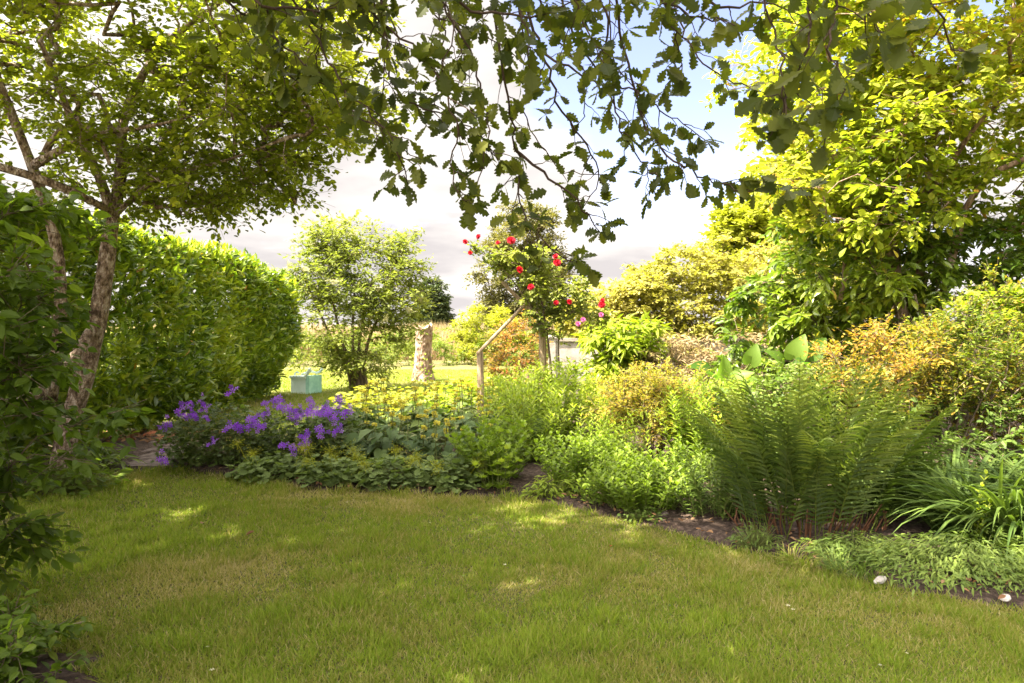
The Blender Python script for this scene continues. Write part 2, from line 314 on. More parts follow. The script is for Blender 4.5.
# ---------------------------------------------------------------- growth
def blob(c, r, n, rng, shell=.55, zmin=.05, lump=.3, up=0.0):
    out = np.zeros((0, 3))
    while len(out) < n:
        d = rdir(n*2, rng); d[:, 2] += up; d = nrm(d)
        k = rng.uniform(shell**2, 1, n*2)**.5*(1-lump/2+lump*vnoise(d*1.7+np.array(c), 1.6, 5)*1.0)
        p = np.array(c)+d*k[:, None]*np.array(r); out = np.concatenate([out, p[p[:, 2] > zmin]])
    return out[:n]
def skeleton(mb, trunks, targets, rng, rtip=.006, rmax=.08, wig=.12, step=.25, sides=5, mat=0, tint=.5):
    """trunks: list of (points, r0, r1). Each target grows a limb from the nearest wood."""
    pos = []; par = []; cap = []
    for pts, r0, r1 in trunks:
        pts = np.asarray(pts, float); d = np.r_[0, np.cumsum(np.linalg.norm(np.diff(pts, axis=0), axis=1))]
        n = max(4, int(d[-1]/.18)); q = np.linspace(0, d[-1], n)
        pp = np.stack([np.interp(q, d, pts[:, k]) for k in range(3)], 1)
        for _ in range(2): pp[1:-1] = pp[1:-1]*.5+(pp[:-2]+pp[2:])*.25
        rr = np.linspace(r0, r1, n)*(1+.12*(rng.random(n)-.5))
        mb.tube(pp, rr, 9 if r0 > .04 else 6, tint, mat=mat)
        for a, b in zip(pp, rr): pos.append(a); par.append(-1); cap.append(b*.7)
    nt_ = len(pos)
    T = np.asarray(targets)
    if len(T):
        base = np.array(pos); dm = np.array([np.min(np.linalg.norm(base-t, axis=1)) for t in T]); T = T[np.argsort(dm)]
    kids = {}
    for t in T:
        A = np.array(pos); dd = np.linalg.norm(A-t, axis=1)+.9*np.maximum(0, A[:, 2]-t[2])
        dd[:min(nt_, 2)] += .3
        j = int(np.argmin(dd)); a = A[j]; L_ = np.linalg.norm(t-a); n = max(2, int(L_/step)+1)
        pd = nrm(a-A[par[j]]) if par[j] >= 0 else nrm(t-a)
        m = a+(pd*.35+nrm(t-a)*.3)*L_+np.array([0, 0, .08*L_]); last = j
        for k in range(1, n+1):
            u = k/n; q = (1-u)**2*a+2*u*(1-u)*m+u*u*t
            if k < n: q = q+rng.normal(size=3)*wig*L_/n
            pos.append(q); par.append(last); cap.append(rmax); kids.setdefault(last, []).append(len(pos)-1); last = len(pos)-1
    cnt = np.zeros(len(pos)); tips = [i for i in range(nt_, len(pos)) if i not in kids]
    cnt[tips] = 1
    for i in range(len(pos)-1, nt_-1, -1):
        if par[i] >= nt_: cnt[par[i]] += cnt[i]
    rad = np.minimum(rtip*np.maximum(cnt, 1)**.55, rmax)
    def chain(s):
        st = [s]
        while st:
            i = st.pop(); p0 = par[i]; pts = [pos[p0], pos[i]]; rr = [min(rad[i]*1.15, cap[p0]) if p0 < nt_ else rad[i], rad[i]]
            while i in kids:
                ks = sorted(kids[i], key=lambda k: -cnt[k]); st += ks[1:]; i = ks[0]; pts.append(pos[i]); rr.append(rad[i])
            rr[-1] *= .4
            mb.tube(pts, rr, sides, tint, cap=False, mat=mat)
    for s in [k for j in kids if j < nt_ for k in kids[j]]: chain(s)
def foliage(mb, cent, rad, rng, twigs=8, per=8, leaf=SMALL, size=.07, var=.3, out_from=None, flat=.6, droop=.15, tintn=(.35, 1.1), tadd=0.0, tmax=1.0, up=1.0, spread=.8, wood=None, wr=.0025, tjit=.14, start=.15, zmin=.01):
    """leafy twigs round each clump centre"""
    nc = len(cent); c = np.repeat(cent, twigs, 0); n = len(c)
    d = rdir(n, rng)
    if out_from is not None: d = d+nrm(c-np.asarray(out_from))*.55
    d[:, 2] = d[:, 2]*flat+.15; d = nrm(d)
    rr = (np.repeat(np.broadcast_to(rad, (nc,)), twigs))*rng.uniform(.6, 1.15, n)
    if wood is not None: wood.scatter(TWIG, c, d, rdir(n, rng), np.stack([np.full(n, wr*2), rr, np.full(n, wr*2)], 1), .5)
    t = np.tile((np.arange(per)+rng.uniform(.2, .8, per))/per, n); t = start+(1-start)*t
    c2 = np.repeat(c, per, 0); d2 = np.repeat(d, per, 0); r2 = np.repeat(rr, per); m = len(c2)
    side = nrm(np.cross(d2, (0, 0, 1.0)))*np.where(np.arange(m) % 2, 1, -1)[:, None]
    p = c2+d2*(t*r2)[:, None]; p[:, 2] -= droop*r2*t*t; p += rng.normal(size=(m, 3))*.06*r2[:, None]
    ld = d2*.6+side*spread+rng.normal(size=(m, 3))*.35; ld[:, 2] -= droop
    nn = np.array([0, 0, up])+rng.normal(size=(m, 3))*.42
    s = size*rng.uniform(1-var, 1+var, m)
    tn = tintn[0]*0+vnoise(p, tintn[1], 11)*.55+tadd+rng.normal(size=m)*tjit+tintn[0]*.5
    tn = np.where(rng.random(m) < .012, tmax, np.clip(tn, 0, tmax*.93))
    k = p[:, 2] > zmin
    mb.scatter(leaf, p[k], ld[k], nn[k], s[k], tn[k])
def woody(name, label, cat, base, trunks, cent, rad, leafm, barkm, seed, rtip=.006, rmax=.08, part=('trunk', 'crown'), group=None, wig=.12, twood=True, sk_step=.25, targets=None, **kw):
    rng = np.random.default_rng(seed); root = thing(name, label, cat, base, group)
    tb = MB(); skeleton(tb, trunks, cent if targets is None else targets, rng, rtip, rmax, wig, sk_step)
    cb = MB(); foliage(cb, cent, rad, rng, wood=tb if twood else None, **kw)
    tb.build(part[0], barkm, root, smooth=True); cb.build(part[1], leafm, root)
    return root

# ---------------------------------------------------------------- ground
EDGE = np.array([G(165, 468), G(230, 480), G(320, 492), G(440, 497), G(520, 501), G(600, 516), G(680, 536), G(740, 553), G(830, 573), G(900, 592), G(960, 604), G(1040, 615), G(1200, 640)])[:, :2]
def edge_y(x): return np.interp(x, EDGE[:, 0], EDGE[:, 1])
def back_y(x): return np.interp(x, [-3.0, -1.2], [9.0, 11.6])
def sheet(name, xs, ys, z, mat, hfun=None):
    X, Y = np.meshgrid(xs, ys, indexing='ij'); Z = np.full_like(X, z)
    if hfun is not None: X, Y, Z = hfun(X, Y, Z)
    nx, ny = X.shape; i, j = np.meshgrid(np.arange(nx-1), np.arange(ny-1), indexing='ij')
    f = np.stack([i*ny+j, (i+1)*ny+j, (i+1)*ny+j+1, i*ny+j+1], -1).reshape(-1, 4)
    mb = MB(); mb.add(np.stack([X.ravel(), Y.ravel(), Z.ravel()], 1), f); return tag(mb.build(name, mat, smooth=True), kind='structure')
sheet('ground', [-1500, -40, 40, 1500], [-1500, -40, 60, 1500], 0, M['field'])
sheet('lawn', np.linspace(-12, 12, 30), np.linspace(-6, 12, 24), .004, M['lawnbase'])
sheet('back_lawn', np.linspace(-20, 14, 30), np.linspace(12.02, 27, 16), .004, M['backlawn'])
def bedh(X, Y, Z):
    t = Y; x = X; e = edge_y(x); y = e-.02+t*(back_y(x)-e); p = np.stack([x.ravel(), y.ravel()], 1)
    h = .006+.06*np.clip(t*8, 0, 1)+.045*(vnoise(p, 9, 3)*.6+vnoise(p, 23, 4)*.4-.3).reshape(x.shape)*np.clip(t*25, 0, 1)
    return x, y, h
sheet('flower_bed', np.linspace(-3.62, 8, 330), np.linspace(0, 1, 150)**1.6, 0, M['soil'], bedh)
def patch_h(X, Y, Z):
    p = np.stack([X.ravel(), Y.ravel()], 1); r = np.hypot((X+2.9)/1.35, (Y-2.95)/.62)
    h = .05*(1-r**2)+.03*(vnoise(p, 14, 3)-.5).reshape(X.shape); return X, Y, np.maximum(h, -.05)
sheet('border_soil', np.linspace(-4.4, -1.5, 90), np.linspace(2.2, 3.7, 50), 0, M['soil'], patch_h)
def left_h(X, Y, Z):
    p = np.stack([X.ravel(), Y.ravel()], 1); h = .035*(1-np.hypot((X+5.6)/1.75, (Y-7.6)/3.2)**4)+.03*(vnoise(p, 9, 3)-.5).reshape(X.shape); return X, Y, np.maximum(h, -.05)
sheet('hedge_soil', np.linspace(-7.4, -3.7, 80), np.linspace(4.2, 11, 90), 0, M['soil'], left_h)
# path: stone flags
def build_path():
    rng = np.random.default_rng(3); mb = MB()
    y0 = 7.75
    for row in range(4):
        x = -7.0+rng.uniform(-.2, .2)
        while x < -2.2:
            wd = rng.uniform(.5, .85); yy = y0+row*.44
            mb.box((x+wd/2, yy+.21+.06*(x+4), .001+rng.uniform(0, .005)), (wd-.02, .42, .03), .05+rng.uniform(-.01, .01), top=.985); x += wd
    tag(mb.build('path', M['path']), kind='structure')
build_path()

# ---------------------------------------------------------------- lawn grass
def path_mask(p): return (p[:, 0] < -3.2) & (p[:, 1] > 7.62+.06*(p[:, 0]+4)-.05) & (p[:, 1] < 9.6)
def build_grass():
    rng = np.random.default_rng(1); n = 680000
    y = 2.5+(11.0-2.5)*rng.random(n)**1.25; x = (rng.random(n)*2-1)*(y*.76+.25)+np.where(rng.random(n) < .12, 1.3, 0)
    p = np.stack([x, y], 1)
    e = edge_y(x); k = (y < e+.03*rng.random(n)+.04*(vnoise(p, 5, 9)-.3)) & ~((x < -3.62) & (y > 7.55)) & ~path_mask(p)
    r = np.hypot((x+2.9)/1.35, (y-2.95)/.62); k &= (r > .74+.3*vnoise(p, 7, 2))
    # back part of the lawn behind the bed's left end stays short too
    p = p[k]; n = len(p); x, y = p.T
    bare = vnoise(p, 1.1, 21)*.5+vnoise(p, 3.1, 22)*.3+vnoise(p, 9, 23)*.2
    dead = np.exp(-(((x+1.9)/.7)**2+((y-4.1)/.5)**2))*.4+np.exp(-(((x-1.1)/.9)**2+((y-4.3)/.4)**2))*.15+np.exp(-(((x+.2)/1.8)**2+((y-6.3)/.45)**2))*.2
    tint = .62+1.15*(bare-.5)-dead*.8+rng.normal(size=n)*.2
    tint = np.where(rng.random(n) < .17, rng.uniform(0, .28, n), tint)
    h = .034*(.55+.9*vnoise(p, 2.2, 31))*rng.uniform(.55, 1.45, n)
    tuft = vnoise(p, 6.5, 41) > .66; h = np.where(tuft, h*1.6, h); tint = np.where(tuft, tint+.15, tint)
    h *= 1+.7*np.exp(-np.maximum(edge_y(x)-y, 0)/.07)
    D = np.stack([rng.normal(size=n)*.55, rng.normal(size=n)*.55, np.ones(n)], 1); Nn = rdir(n, rng); Nn[:, 2] *= .2
    wd = np.clip(.0022+.0007*y, .003, .0075)*rng.uniform(.7, 1.3, n)
    mb = MB(); P3 = np.c_[p, np.full(n, .002)]
    mb.scatter(BLADE, P3, D, Nn, np.stack([wd, h, h], 1), np.clip(tint, 0, 1))
    tag(mb.build('grass', M['grass']), 'short mown lawn grass with worn straw coloured patches', 'grass', kind='stuff')
    # clover and small weeds in the turf
    n = 8000; y = 2.6+5*rng.random(n); x = (rng.random(n)*2-1)*y*.74; p = np.stack([x, y], 1)
    k = (y < edge_y(x)-.02) & (vnoise(p, 2.4, 51) > .60) & (vnoise(p, 9, 52) > .42) & ~((x < -3.4) & (y > 7.4)); p = p[k]; n = len(p)
    mb = MB(); mb.scatter(ROUNDISH, np.c_[p, rng.uniform(.015, .038, n)], np.c_[rng.normal(size=(n, 2)), np.zeros(n)+.1], np.c_[rng.normal(size=(n, 2))*.25, np.ones(n)], rng.uniform(.010, .019, n), rng.uniform(.4, 1, n))
    tag(mb.build('clover', M['strap']), 'dark clover leaves growing in patches through the lawn', 'clover', kind='stuff')
    # sunlit back lawn
    n = 170000; y = 8.9+15.7*rng.random(n); x = -9+rng.random(n)*20; k = (y > back_y(x)) & ~((x < -3.0) & (y < 10.2)); x = x[k]; y = y[k]; n = len(x); p = np.stack([x, y], 1)
    h = .05*rng.uniform(.5, 1.4, n); mb = MB()
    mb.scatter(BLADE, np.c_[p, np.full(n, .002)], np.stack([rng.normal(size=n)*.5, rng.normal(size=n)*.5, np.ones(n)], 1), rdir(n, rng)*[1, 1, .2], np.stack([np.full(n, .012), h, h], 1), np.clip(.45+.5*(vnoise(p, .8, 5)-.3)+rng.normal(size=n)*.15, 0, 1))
    tag(mb.build('back_grass', M['grass']), 'sunlit yellowing grass of the lawn beyond the flower bed', 'grass', kind='stuff')
build_grass()
def build_far():
    rng = np.random.default_rng(2)
    n = 60000; y = 31+26*rng.random(n)**1.3; x = -45+75*rng.random(n); p = np.stack([x, y], 1)
    h = (1.25+.55*vnoise(p, .35, 3))*rng.uniform(.75, 1.12, n); mb = MB()
    mb.scatter(BLADE, np.c_[p, np.zeros(n)], np.stack([rng.normal(size=n)*.12, rng.normal(size=n)*.12, np.ones(n)], 1), rdir(n, rng)*[1, 1, .2], np.stack([rng.uniform(.03, .07, n), h, h*.6], 1), np.clip(.25+.7*vnoise(p, .25, 6)+rng.normal(size=n)*.16, 0, 1))
    tag(mb.build('meadow_grass', M['meadow']), 'tall straw coloured meadow grass beyond the garden', 'grass', kind='stuff')
    cent = []
    for k in range(620):
        x_ = rng.uniform(-22, 9); y_ = rng.uniform(26.5, 30.5); top = .75+.75*vnoise(np.array([[x_, y_]]), .45, 8)[0]
        cent.append((x_, y_, top*rng.uniform(.15, 1)))
    mb = MB(); foliage(mb, np.array(cent), .38, rng, twigs=8, per=8, leaf=LANCE, size=.17, tadd=.02, droop=.1, tintn=(.35, .5))
    tag(mb.build('tall_weeds', M['weeds']), 'bank of tall green weeds behind the back lawn', 'weeds', kind='stuff')
build_far()

# ---------------------------------------------------------------- oak above the camera
def build_oak():
    rng = np.random.default_rng(7)
    base = (-3.2, -3.0, 0); root = thing('oak_tree', 'large oak whose dark lobed leaves hang across the top of the view', 'tree', base)
    trunks = [([(-3.2, -3, -.1), (-3.25, -2.95, 1.0), (-3.1, -3, 2.4), (-3.3, -2.7, 4)], .34, .24),
              ([(-3.3, -2.7, 3.6), (-2.2, -1.2, 4.2), (-.8, .9, 4.1), (.3, 2.2, 3.75), (1.1, 2.7, 3.4)], .15, .04),
              ([(-1.2, .4, 4.1), (-.9, 1.9, 4.0), (-.7, 3.2, 3.75)], .08, .035),
              ([(-3.3, -2.7, 3.9), (-4.6, -.6, 5.4), (-5.4, 1.6, 6.6), (-5.8, 4, 7.6)], .18, .06),
              ([(-3.3, -2.7, 3.9), (-5.8, -2.6, 5.3), (-8.3, -1.8, 6.6)], .16, .06),
              ([(-3.3, -2.7, 3.9), (-3.3, -1.6, 6.4), (-2.8, .4, 8.6)], .18, .06)]
    cent = np.concatenate([blob((-4.4, .9, 7.6), (5.2, 5.0, 2.1), 545, rng, .15, 4.6), blob((-7.6, .8, 6.4), (3.0, 4.2, 1.7), 200, rng, .15, 4.0), blob((-1.6, .2, 6.2), (2.4, 3.3, 1.3), 150, rng, .15, 4.2), blob((-5.8, 4.7, 7.2), (2.3, 1.5, 1.0), 60, rng, .15, 4.2)])
    t = cent[:, 2]-CAMZ; y = cent[:, 1]   # the high crown lies above what the photograph frames
    vis = (y > .1) & (t/np.maximum(y, .1) < .60) & (np.abs(cent[:, 0])/np.maximum(y, .1) < .95)
    cent = cent[~vis]
    tb = MB(); skeleton(tb, trunks, cent, rng, .012, .10, .12, .5)
    tb.build('trunk', M['bark'], root, smooth=True)
    cb = MB(); foliage(cb, cent, .62, rng, twigs=7, per=7, leaf=ROUNDISH, size=.15, tadd=.05, flat=.5)
    cb.build('crown', M['oak'], root)
    # hanging branches in view
    paths = [
        (2.75, [(195, -60), (223, 0), (250, 20), (300, 60), (335, 95), (348, 115), (385, 128)], 1),
        (2.8, [(262, -70), (290, 0), (320, 40), (345, 90), (375, 115), (400, 155), (408, 185)], 1),
        (2.9, [(330, -70), (355, 0), (392, 30), (440, 80), (458, 130), (452, 165), (455, 190), (468, 208)], 1),
        (3.0, [(370, -60), (380, 0), (385, 60), (400, 100), (430, 110), (475, 130), (500, 160)], 1),
        (3.1, [(485, -80), (494, 0), (505, 82), (519, 164), (519, 200), (533, 229), (556, 254), (588, 268)], 1),
        (3.0, [(420, -60), (440, 0), (470, 50), (480, 90), (490, 130), (475, 190)], 1),
        (3.2, [(540, -70), (560, 0), (575, 40), (600, 75), (640, 95), (680, 120), (705, 140)], 1),
        (3.0, [(600, -80), (617, 0), (621, 33), (632, 82), (644, 127), (677, 164), (710, 180), (742, 192), (778, 185), (812, 188)], 1),
        (3.1, [(585, -60), (606, 20), (614, 98), (621, 135), (644, 164), (658, 177)], .7),
        (3.3, [(525, 0), (545, 60), (560, 110), (590, 150), (600, 185), (585, 205)], .9),
        (3.2, [(515, 150), (545, 175), (575, 200), (600, 232)], .8),
        (2.6, [(640, -50), (662, 0), (690, 15), (722, 20), (755, 30)], 1),
        (2.3, [(750, -70), (767, 0), (779, 49), (785, 94), (783, 119)], .9),
        (2.25, [(800, -70), (810, 0), (808, 46), (789, 84), (786, 115)], .9),
        (2.2, [(830, -80), (835, 0), (831, 50), (845, 91), (831, 118), (824, 145)], 1.2),
        (2.2, [(900, -50), (862, 5), (880, 30), (905, 38)], 1),
        (2.3, [(925, -60), (932, 0), (947, 30), (953, 51), (966, 51)], .55),
        (2.7, [(230, -20), (262, 8), (320, 12), (360, -5)], 1.1),
        (2.9, [(430, -20), (470, 10), (530, 15), (590, -5)], 1.1),
        (2.8, [(680, -30), (720, 8), (770, 2), (800, 15)], .8),
    ]
    for Y, pp, dens in list(paths)[:11]:   # more twigs of the same limbs, a little further back
        dx, dy = rng.uniform(-35, 35), rng.uniform(-110, -75)
        paths.append((Y+rng.uniform(.2, .7), [(a+dx+rng.uniform(-8, 8), b_+dy+rng.uniform(-8, 8)) for a, b_ in pp], .6*dens))
    for dx in (250, 300, 360, 430, 500, 560, 650):
        paths.append((2.7+.2*rng.random(), [(dx, -70), (dx+10, -10), (dx+25, 30), (dx+30+rng.uniform(-20, 20), 70+rng.uniform(-10, 25))], 1.0))
    tw = MB(); lv = MB()
    LP = []; LD = []; LS = []; LT = []
    for Y, pp, dens in paths:
        pts = np.array([P(a, b, Y+.25*math.sin(i*1.3+a)*(.5 if i else .1)) for i, (a, b) in enumerate(pp)])
        if pp[0][1] < -40:   # climbs on to the limb overhead
            s = pts[0]; L0 = np.array((s[0]*.85, s[1]-.15, 3.45)); pts = np.concatenate([[L0], pts])
        d = np.r_[0, np.cumsum(np.linalg.norm(np.diff(pts, axis=0), axis=1))]; n = max(6, int(d[-1]/.045)); q = np.linspace(0, d[-1], n)
        pl = np.stack([np.interp(q, d, pts[:, k]) for k in range(3)], 1); pl[1:-1] += rng.normal(size=(n-2, 3))*.006
        tw.tube(pl, np.linspace(.0075, .0022, n), 5)
        u = q/d[-1]
        i = 1
        while i < n-1:
            t_ = nrm(pl[min(i+1, n-1)]-pl[i-1]); o = rng.normal(size=3); o -= t_*np.dot(o, t_); o = nrm(o); o[2] -= .15
            tl = rng.uniform(.05, .19)*(1-.35*u[i]); m = 5; sp = np.array([pl[i]+(o*.75+t_*.55)*tl*k/m+np.array([0, 0, -.12*tl*(k/m)**2])+rng.normal(size=3)*.003*(k > 0) for k in range(m+1)])
            tw.tube(sp, np.linspace(.0028, .0013, m+1), 4)
            nl = rng.integers(3, 6)
            for k in range(nl):
                a = sp[-1] if k < 3 else sp[rng.integers(2, m)]; dr = nrm(sp[-1]-sp[-2])
                f = nrm(dr*.5+rng.normal(size=3)*.8+np.array([0, 0, -.25])); LP.append(a); LD.append(f)
                LS.append(rng.uniform(.055, .092)*(1.05 if Y < 2.5 else 1.0)); LT.append(rng.random())
            i += max(1, int(rng.uniform(.9, 2.6)/dens+.3))
        for k in range(4): LP.append(pl[-1]); LD.append(nrm(nrm(pl[-1]-pl[-2])+rng.normal(size=3)*.6)); LS.append(rng.uniform(.07, .10)); LT.append(rng.random())
    LP = np.array(LP); LD = np.array(LD); n = len(LP)
    Nn = np.array([0, -.35, .75])+rng.normal(size=(n, 3))*.55
    k = rng.random(n) < 1.0
    lv.scatter(OAK, LP[k], LD[k], Nn[k], np.array(LS)[k], np.array(LT)[k])
    tw.build('hanging_branches', M['twig'], root, smooth=True); lv.build('hanging_leaves', M['oak'], root)
build_oak()

# ---------------------------------------------------------------- left tree
def build_left_tree():
    rng = np.random.default_rng(12)
    b = P(62, 445, 7.0); b[2] = 0
    Y = 7.0
    tr = [([(b[0]-.05, b[1], -.05), P(68, 425, Y), P(85, 375, Y), P(98, 320, Y), P(107, 260, Y), P(112, 215, Y)], .105, .068),
          ([P(50, 400, 6.9), P(55, 370, 6.8), P(60, 330, 6.7), P(62, 270, 6.7), P(50, 215, 6.7), P(30, 160, 6.6), P(12, 115, 6.5), P(-10, 60, 6.4)], .06, .034),
          ([P(112, 218, Y), P(108, 190, Y), P(92, 160, 6.9), P(75, 130, 6.8), P(62, 95, 6.7), P(40, 40, 6.6)], .05, .02),
          ([P(112, 218, Y), P(122, 180, 7.1), P(120, 120, 7.2), P(140, 78, 7.2), P(160, 45, 7.1), P(205, 14, 7.0), P(250, -20, 6.9)], .06, .015),
          ([P(112, 218, Y), P(135, 195, 6.9), P(160, 172, 6.7), P(215, 166, 6.6), P(255, 150, 6.5)], .034, .008),
          ([P(34, 165, 6.6), P(60, 150, 6.5), P(88, 135, 6.4), P(110, 130, 6.3), P(155, 128, 6.2), P(185, 118, 6.2)], .042, .010),
          ([P(-30, 160, 6.3), P(10, 168, 6.4), P(40, 178, 6.4), P(75, 192, 6.5), P(112, 212, 6.9)], .04, .035),
          ([P(40, 165, 6.6), P(50, 130, 6.6), P(70, 118, 6.5), P(90, 122, 6.4), P(108, 140, 6.3), P(110, 165, 6.3)], .035, .015),
          ([P(98, 320, Y), P(60, 380, 6.4), P(20, 405, 5.8), P(-20, 400, 5.2)], .05, .03)]
    cent = np.concatenate([
        blob((-3.5, 7.1, 4.55), (2.2, 2.1, 1.8), 250, rng, .35, 2.5, .35),
        blob((-5.6, 6.6, 4.9), (2.0, 2.0, 2.1), 150, rng, .35, 2.9, .35),
        blob((-2.35, 6.9, 3.55), (1.15, 1.2, .75), 85, rng, .2, 2.55, .3),
        blob((-3.3, 7.4, 3.1), (1.3, 1.2, .55), 45, rng, .2, 2.3, .3), blob((-3.0, 7.0, 2.85), (1.3, .9, .35), 16, rng, .2, 2.25, .3)])
    woody('lichen_barked_tree', 'many-stemmed tree with pale lichen bark and small leaves beside the path', 'tree', tuple(b), tr, cent, .36, M['tree'], M['lichen'], 13, rtip=.0065, rmax=.03, wig=.45, sk_step=.16,
          twigs=10, per=10, leaf=ROUNDISH, size=.062, out_from=(-3.7, 7, 4), tadd=.08, tintn=(.25, .9))
build_left_tree()

# ---------------------------------------------------------------- hedge
def build_hedge():
    rng = np.random.default_rng(21)
    root = thing('laurel_hedge', 'tall clipped laurel hedge of glossy leaves behind the path on the left', 'hedge', (-5.6, 11.5, 0))
    def hx(y): return np.interp(y, [6, 10, 13, 15.6], [-5.15, -4.95, -4.85, -5.0])
    n = 13000; y = rng.uniform(5.6, 15.8, n); z = rng.uniform(.12, 2.72, n); p0 = np.stack([y, z], 1)
    top = 2.62+.16*vnoise(np.stack([y, y*0], 1), .8, 3)-.28*np.clip((y-13)/2.6, 0, 1)**2.2
    x = hx(y)+.26*(vnoise(p0, 1.5, 5)-.5)+.12*(vnoise(p0, 4, 6)-.5)-.30*np.clip((z-2.0)/.7, 0, 1)**2-.25*np.clip((.5-z)/.5, 0, 1)+.42*np.clip((z-.5)/.6, 0, 1)*np.clip((y-12.5)/2.5, 0, 1)-rng.random(n)**2*.35
    k = z < top; A = np.stack([x, y, z], 1)[k]
    n = 3500; y = rng.uniform(5.6, 15.4, n); A = np.concatenate([A, np.stack([hx(y)-.1-rng.random(n)*.5, y, rng.uniform(.04, .8, n)], 1)])
    n = 6500; y = rng.uniform(5.6, 15.9, n); x = hx(y)-rng.uniform(0, 1.3, n)-.1; B = np.stack([x, y, 2.62+.2*vnoise(np.stack([x, y], 1), 1.3, 3)-rng.random(n)**2*.2-.28*np.clip((y-13)/2.6, 0, 1)**2.2], 1)
    n = 2600; z = rng.uniform(.1, 2.25, n); x = -5.05+.35*np.clip((z-.5)/.6, 0, 1)-rng.uniform(0, 1.2, n); Cc = np.stack([x, 15.85+.2*(vnoise(np.stack([x, z], 1), 1.5, 3)-.5), z], 1)
    n = 2600; x = -5.15-rng.uniform(0, 1.4, n); z = rng.uniform(.1, 2.7, n); Dd = np.stack([x, 5.6+.2*(vnoise(np.stack([x, z], 1), 1.5, 3)-.5), z], 1)
    mb = MB()
    for Q, nx in ((A, (1, 0, .35)), (B, (0, 0, 1)), (Cc, (0, 1, .4)), (Dd, (0, -1, .4))):
        for r in range(2):
            m = len(Q); d = np.array(nx)*.5+rng.normal(size=(m, 3))*.55+np.array([0, 0, .35])
            nn = np.array(nx)*.5+np.array([0, 0, .9])+rng.normal(size=(m, 3))*.5
            tn = .12+.5*vnoise(Q, 1.8, 9)+.1*r+rng.normal(size=m)*.18; tn = np.where(rng.random(m) < .004, 1.0, np.clip(tn, 0, .70))
            mb.scatter(LAUREL, Q+rng.normal(size=(m, 3))*.05, d, nn, rng.uniform(.12, .19, m), tn)
    mb.build('foliage', M['laurel'], root)
    st = MB(); cen = A[rng.choice(len(A), 160)]; tr = [([(-5.75+.1*math.sin(k), 6.2+k*.95, 0), (-5.7, 6.25+k*.95, .8), (-5.72, 6.2+k*.95, 2.3)], .05, .02) for k in range(10)]
    skeleton(st, tr, cen, rng, .006, .02, .15, .3)
    st.build('stems', M['bark'], root, smooth=True)
build_hedge()

# ---------------------------------------------------------------- shrubs and trees
def shrub(name, label, cat, base, blobs, nstem, rad, leafm, seed, spread=.5, zlow=.05, bark='bark', group=None, r0=.02, shell=.5, part=('stems', 'foliage'), **kw):
    rng = np.random.default_rng(seed)
    cent = np.concatenate([blob(c, r, n, rng, shell, zlow, kw.get('lump', .35)) for c, r, n in blobs]); kw.pop('lump', None)
    mid = cent.mean(0); tr = []
    for k in range(nstem):
        a = 2*math.pi*k/nstem+rng.uniform(-.3, .3); b0 = np.array(base)+np.array([math.cos(a), math.sin(a), 0])*r0*4
        e = mid+np.array([math.cos(a), math.sin(a), 0])*spread*np.linalg.norm((cent-mid)[:, :2], axis=1).max()*.6
        m = b0*.5+e*.5+np.array([0, 0, .0]); m[:2] = b0[:2]*.7+e[:2]*.3
        tr.append(([b0, m, e], r0, r0*.45))
    return woody(name, label, cat, tuple(base), tr, cent, rad, M[leafm], M[bark], seed+1, part=part, group=group, rmax=r0*.6, rtip=max(.0025, r0*.12), out_from=tuple(mid-np.array([0, 0, .2])), **kw)

# near shrub at the left edge
shrub('leafy_shrub', 'shaded shrub with oval leaves reaching in at the left edge close to the camera', 'shrub', (-2.95, 3.7, 0),
      [((-2.78, 3.75, 1.22), (.6, .6, .6), 64), ((-2.85, 3.8, 1.95), (.64, .5, .42), 34), ((-2.98, 3.7, .5), (.5, .5, .4), 36)], 7, .24, 'near', 31, r0=.012, twigs=7, per=7, leaf=OVATE, size=.078, tadd=.0, tintn=(.2, 2), droop=.25, shell=.2)
shrub('leafy_seedling', 'low shaded leafy plant in the bottom left corner of the lawn', 'plant', (-2.2, 3.02, 0),
      [((-2.15, 3.05, .12), (.42, .3, .17), 34)], 5, .13, 'near', 33, r0=.006, twigs=6, per=6, leaf=OVATE, size=.055, tintn=(.2, 2), shell=.1)

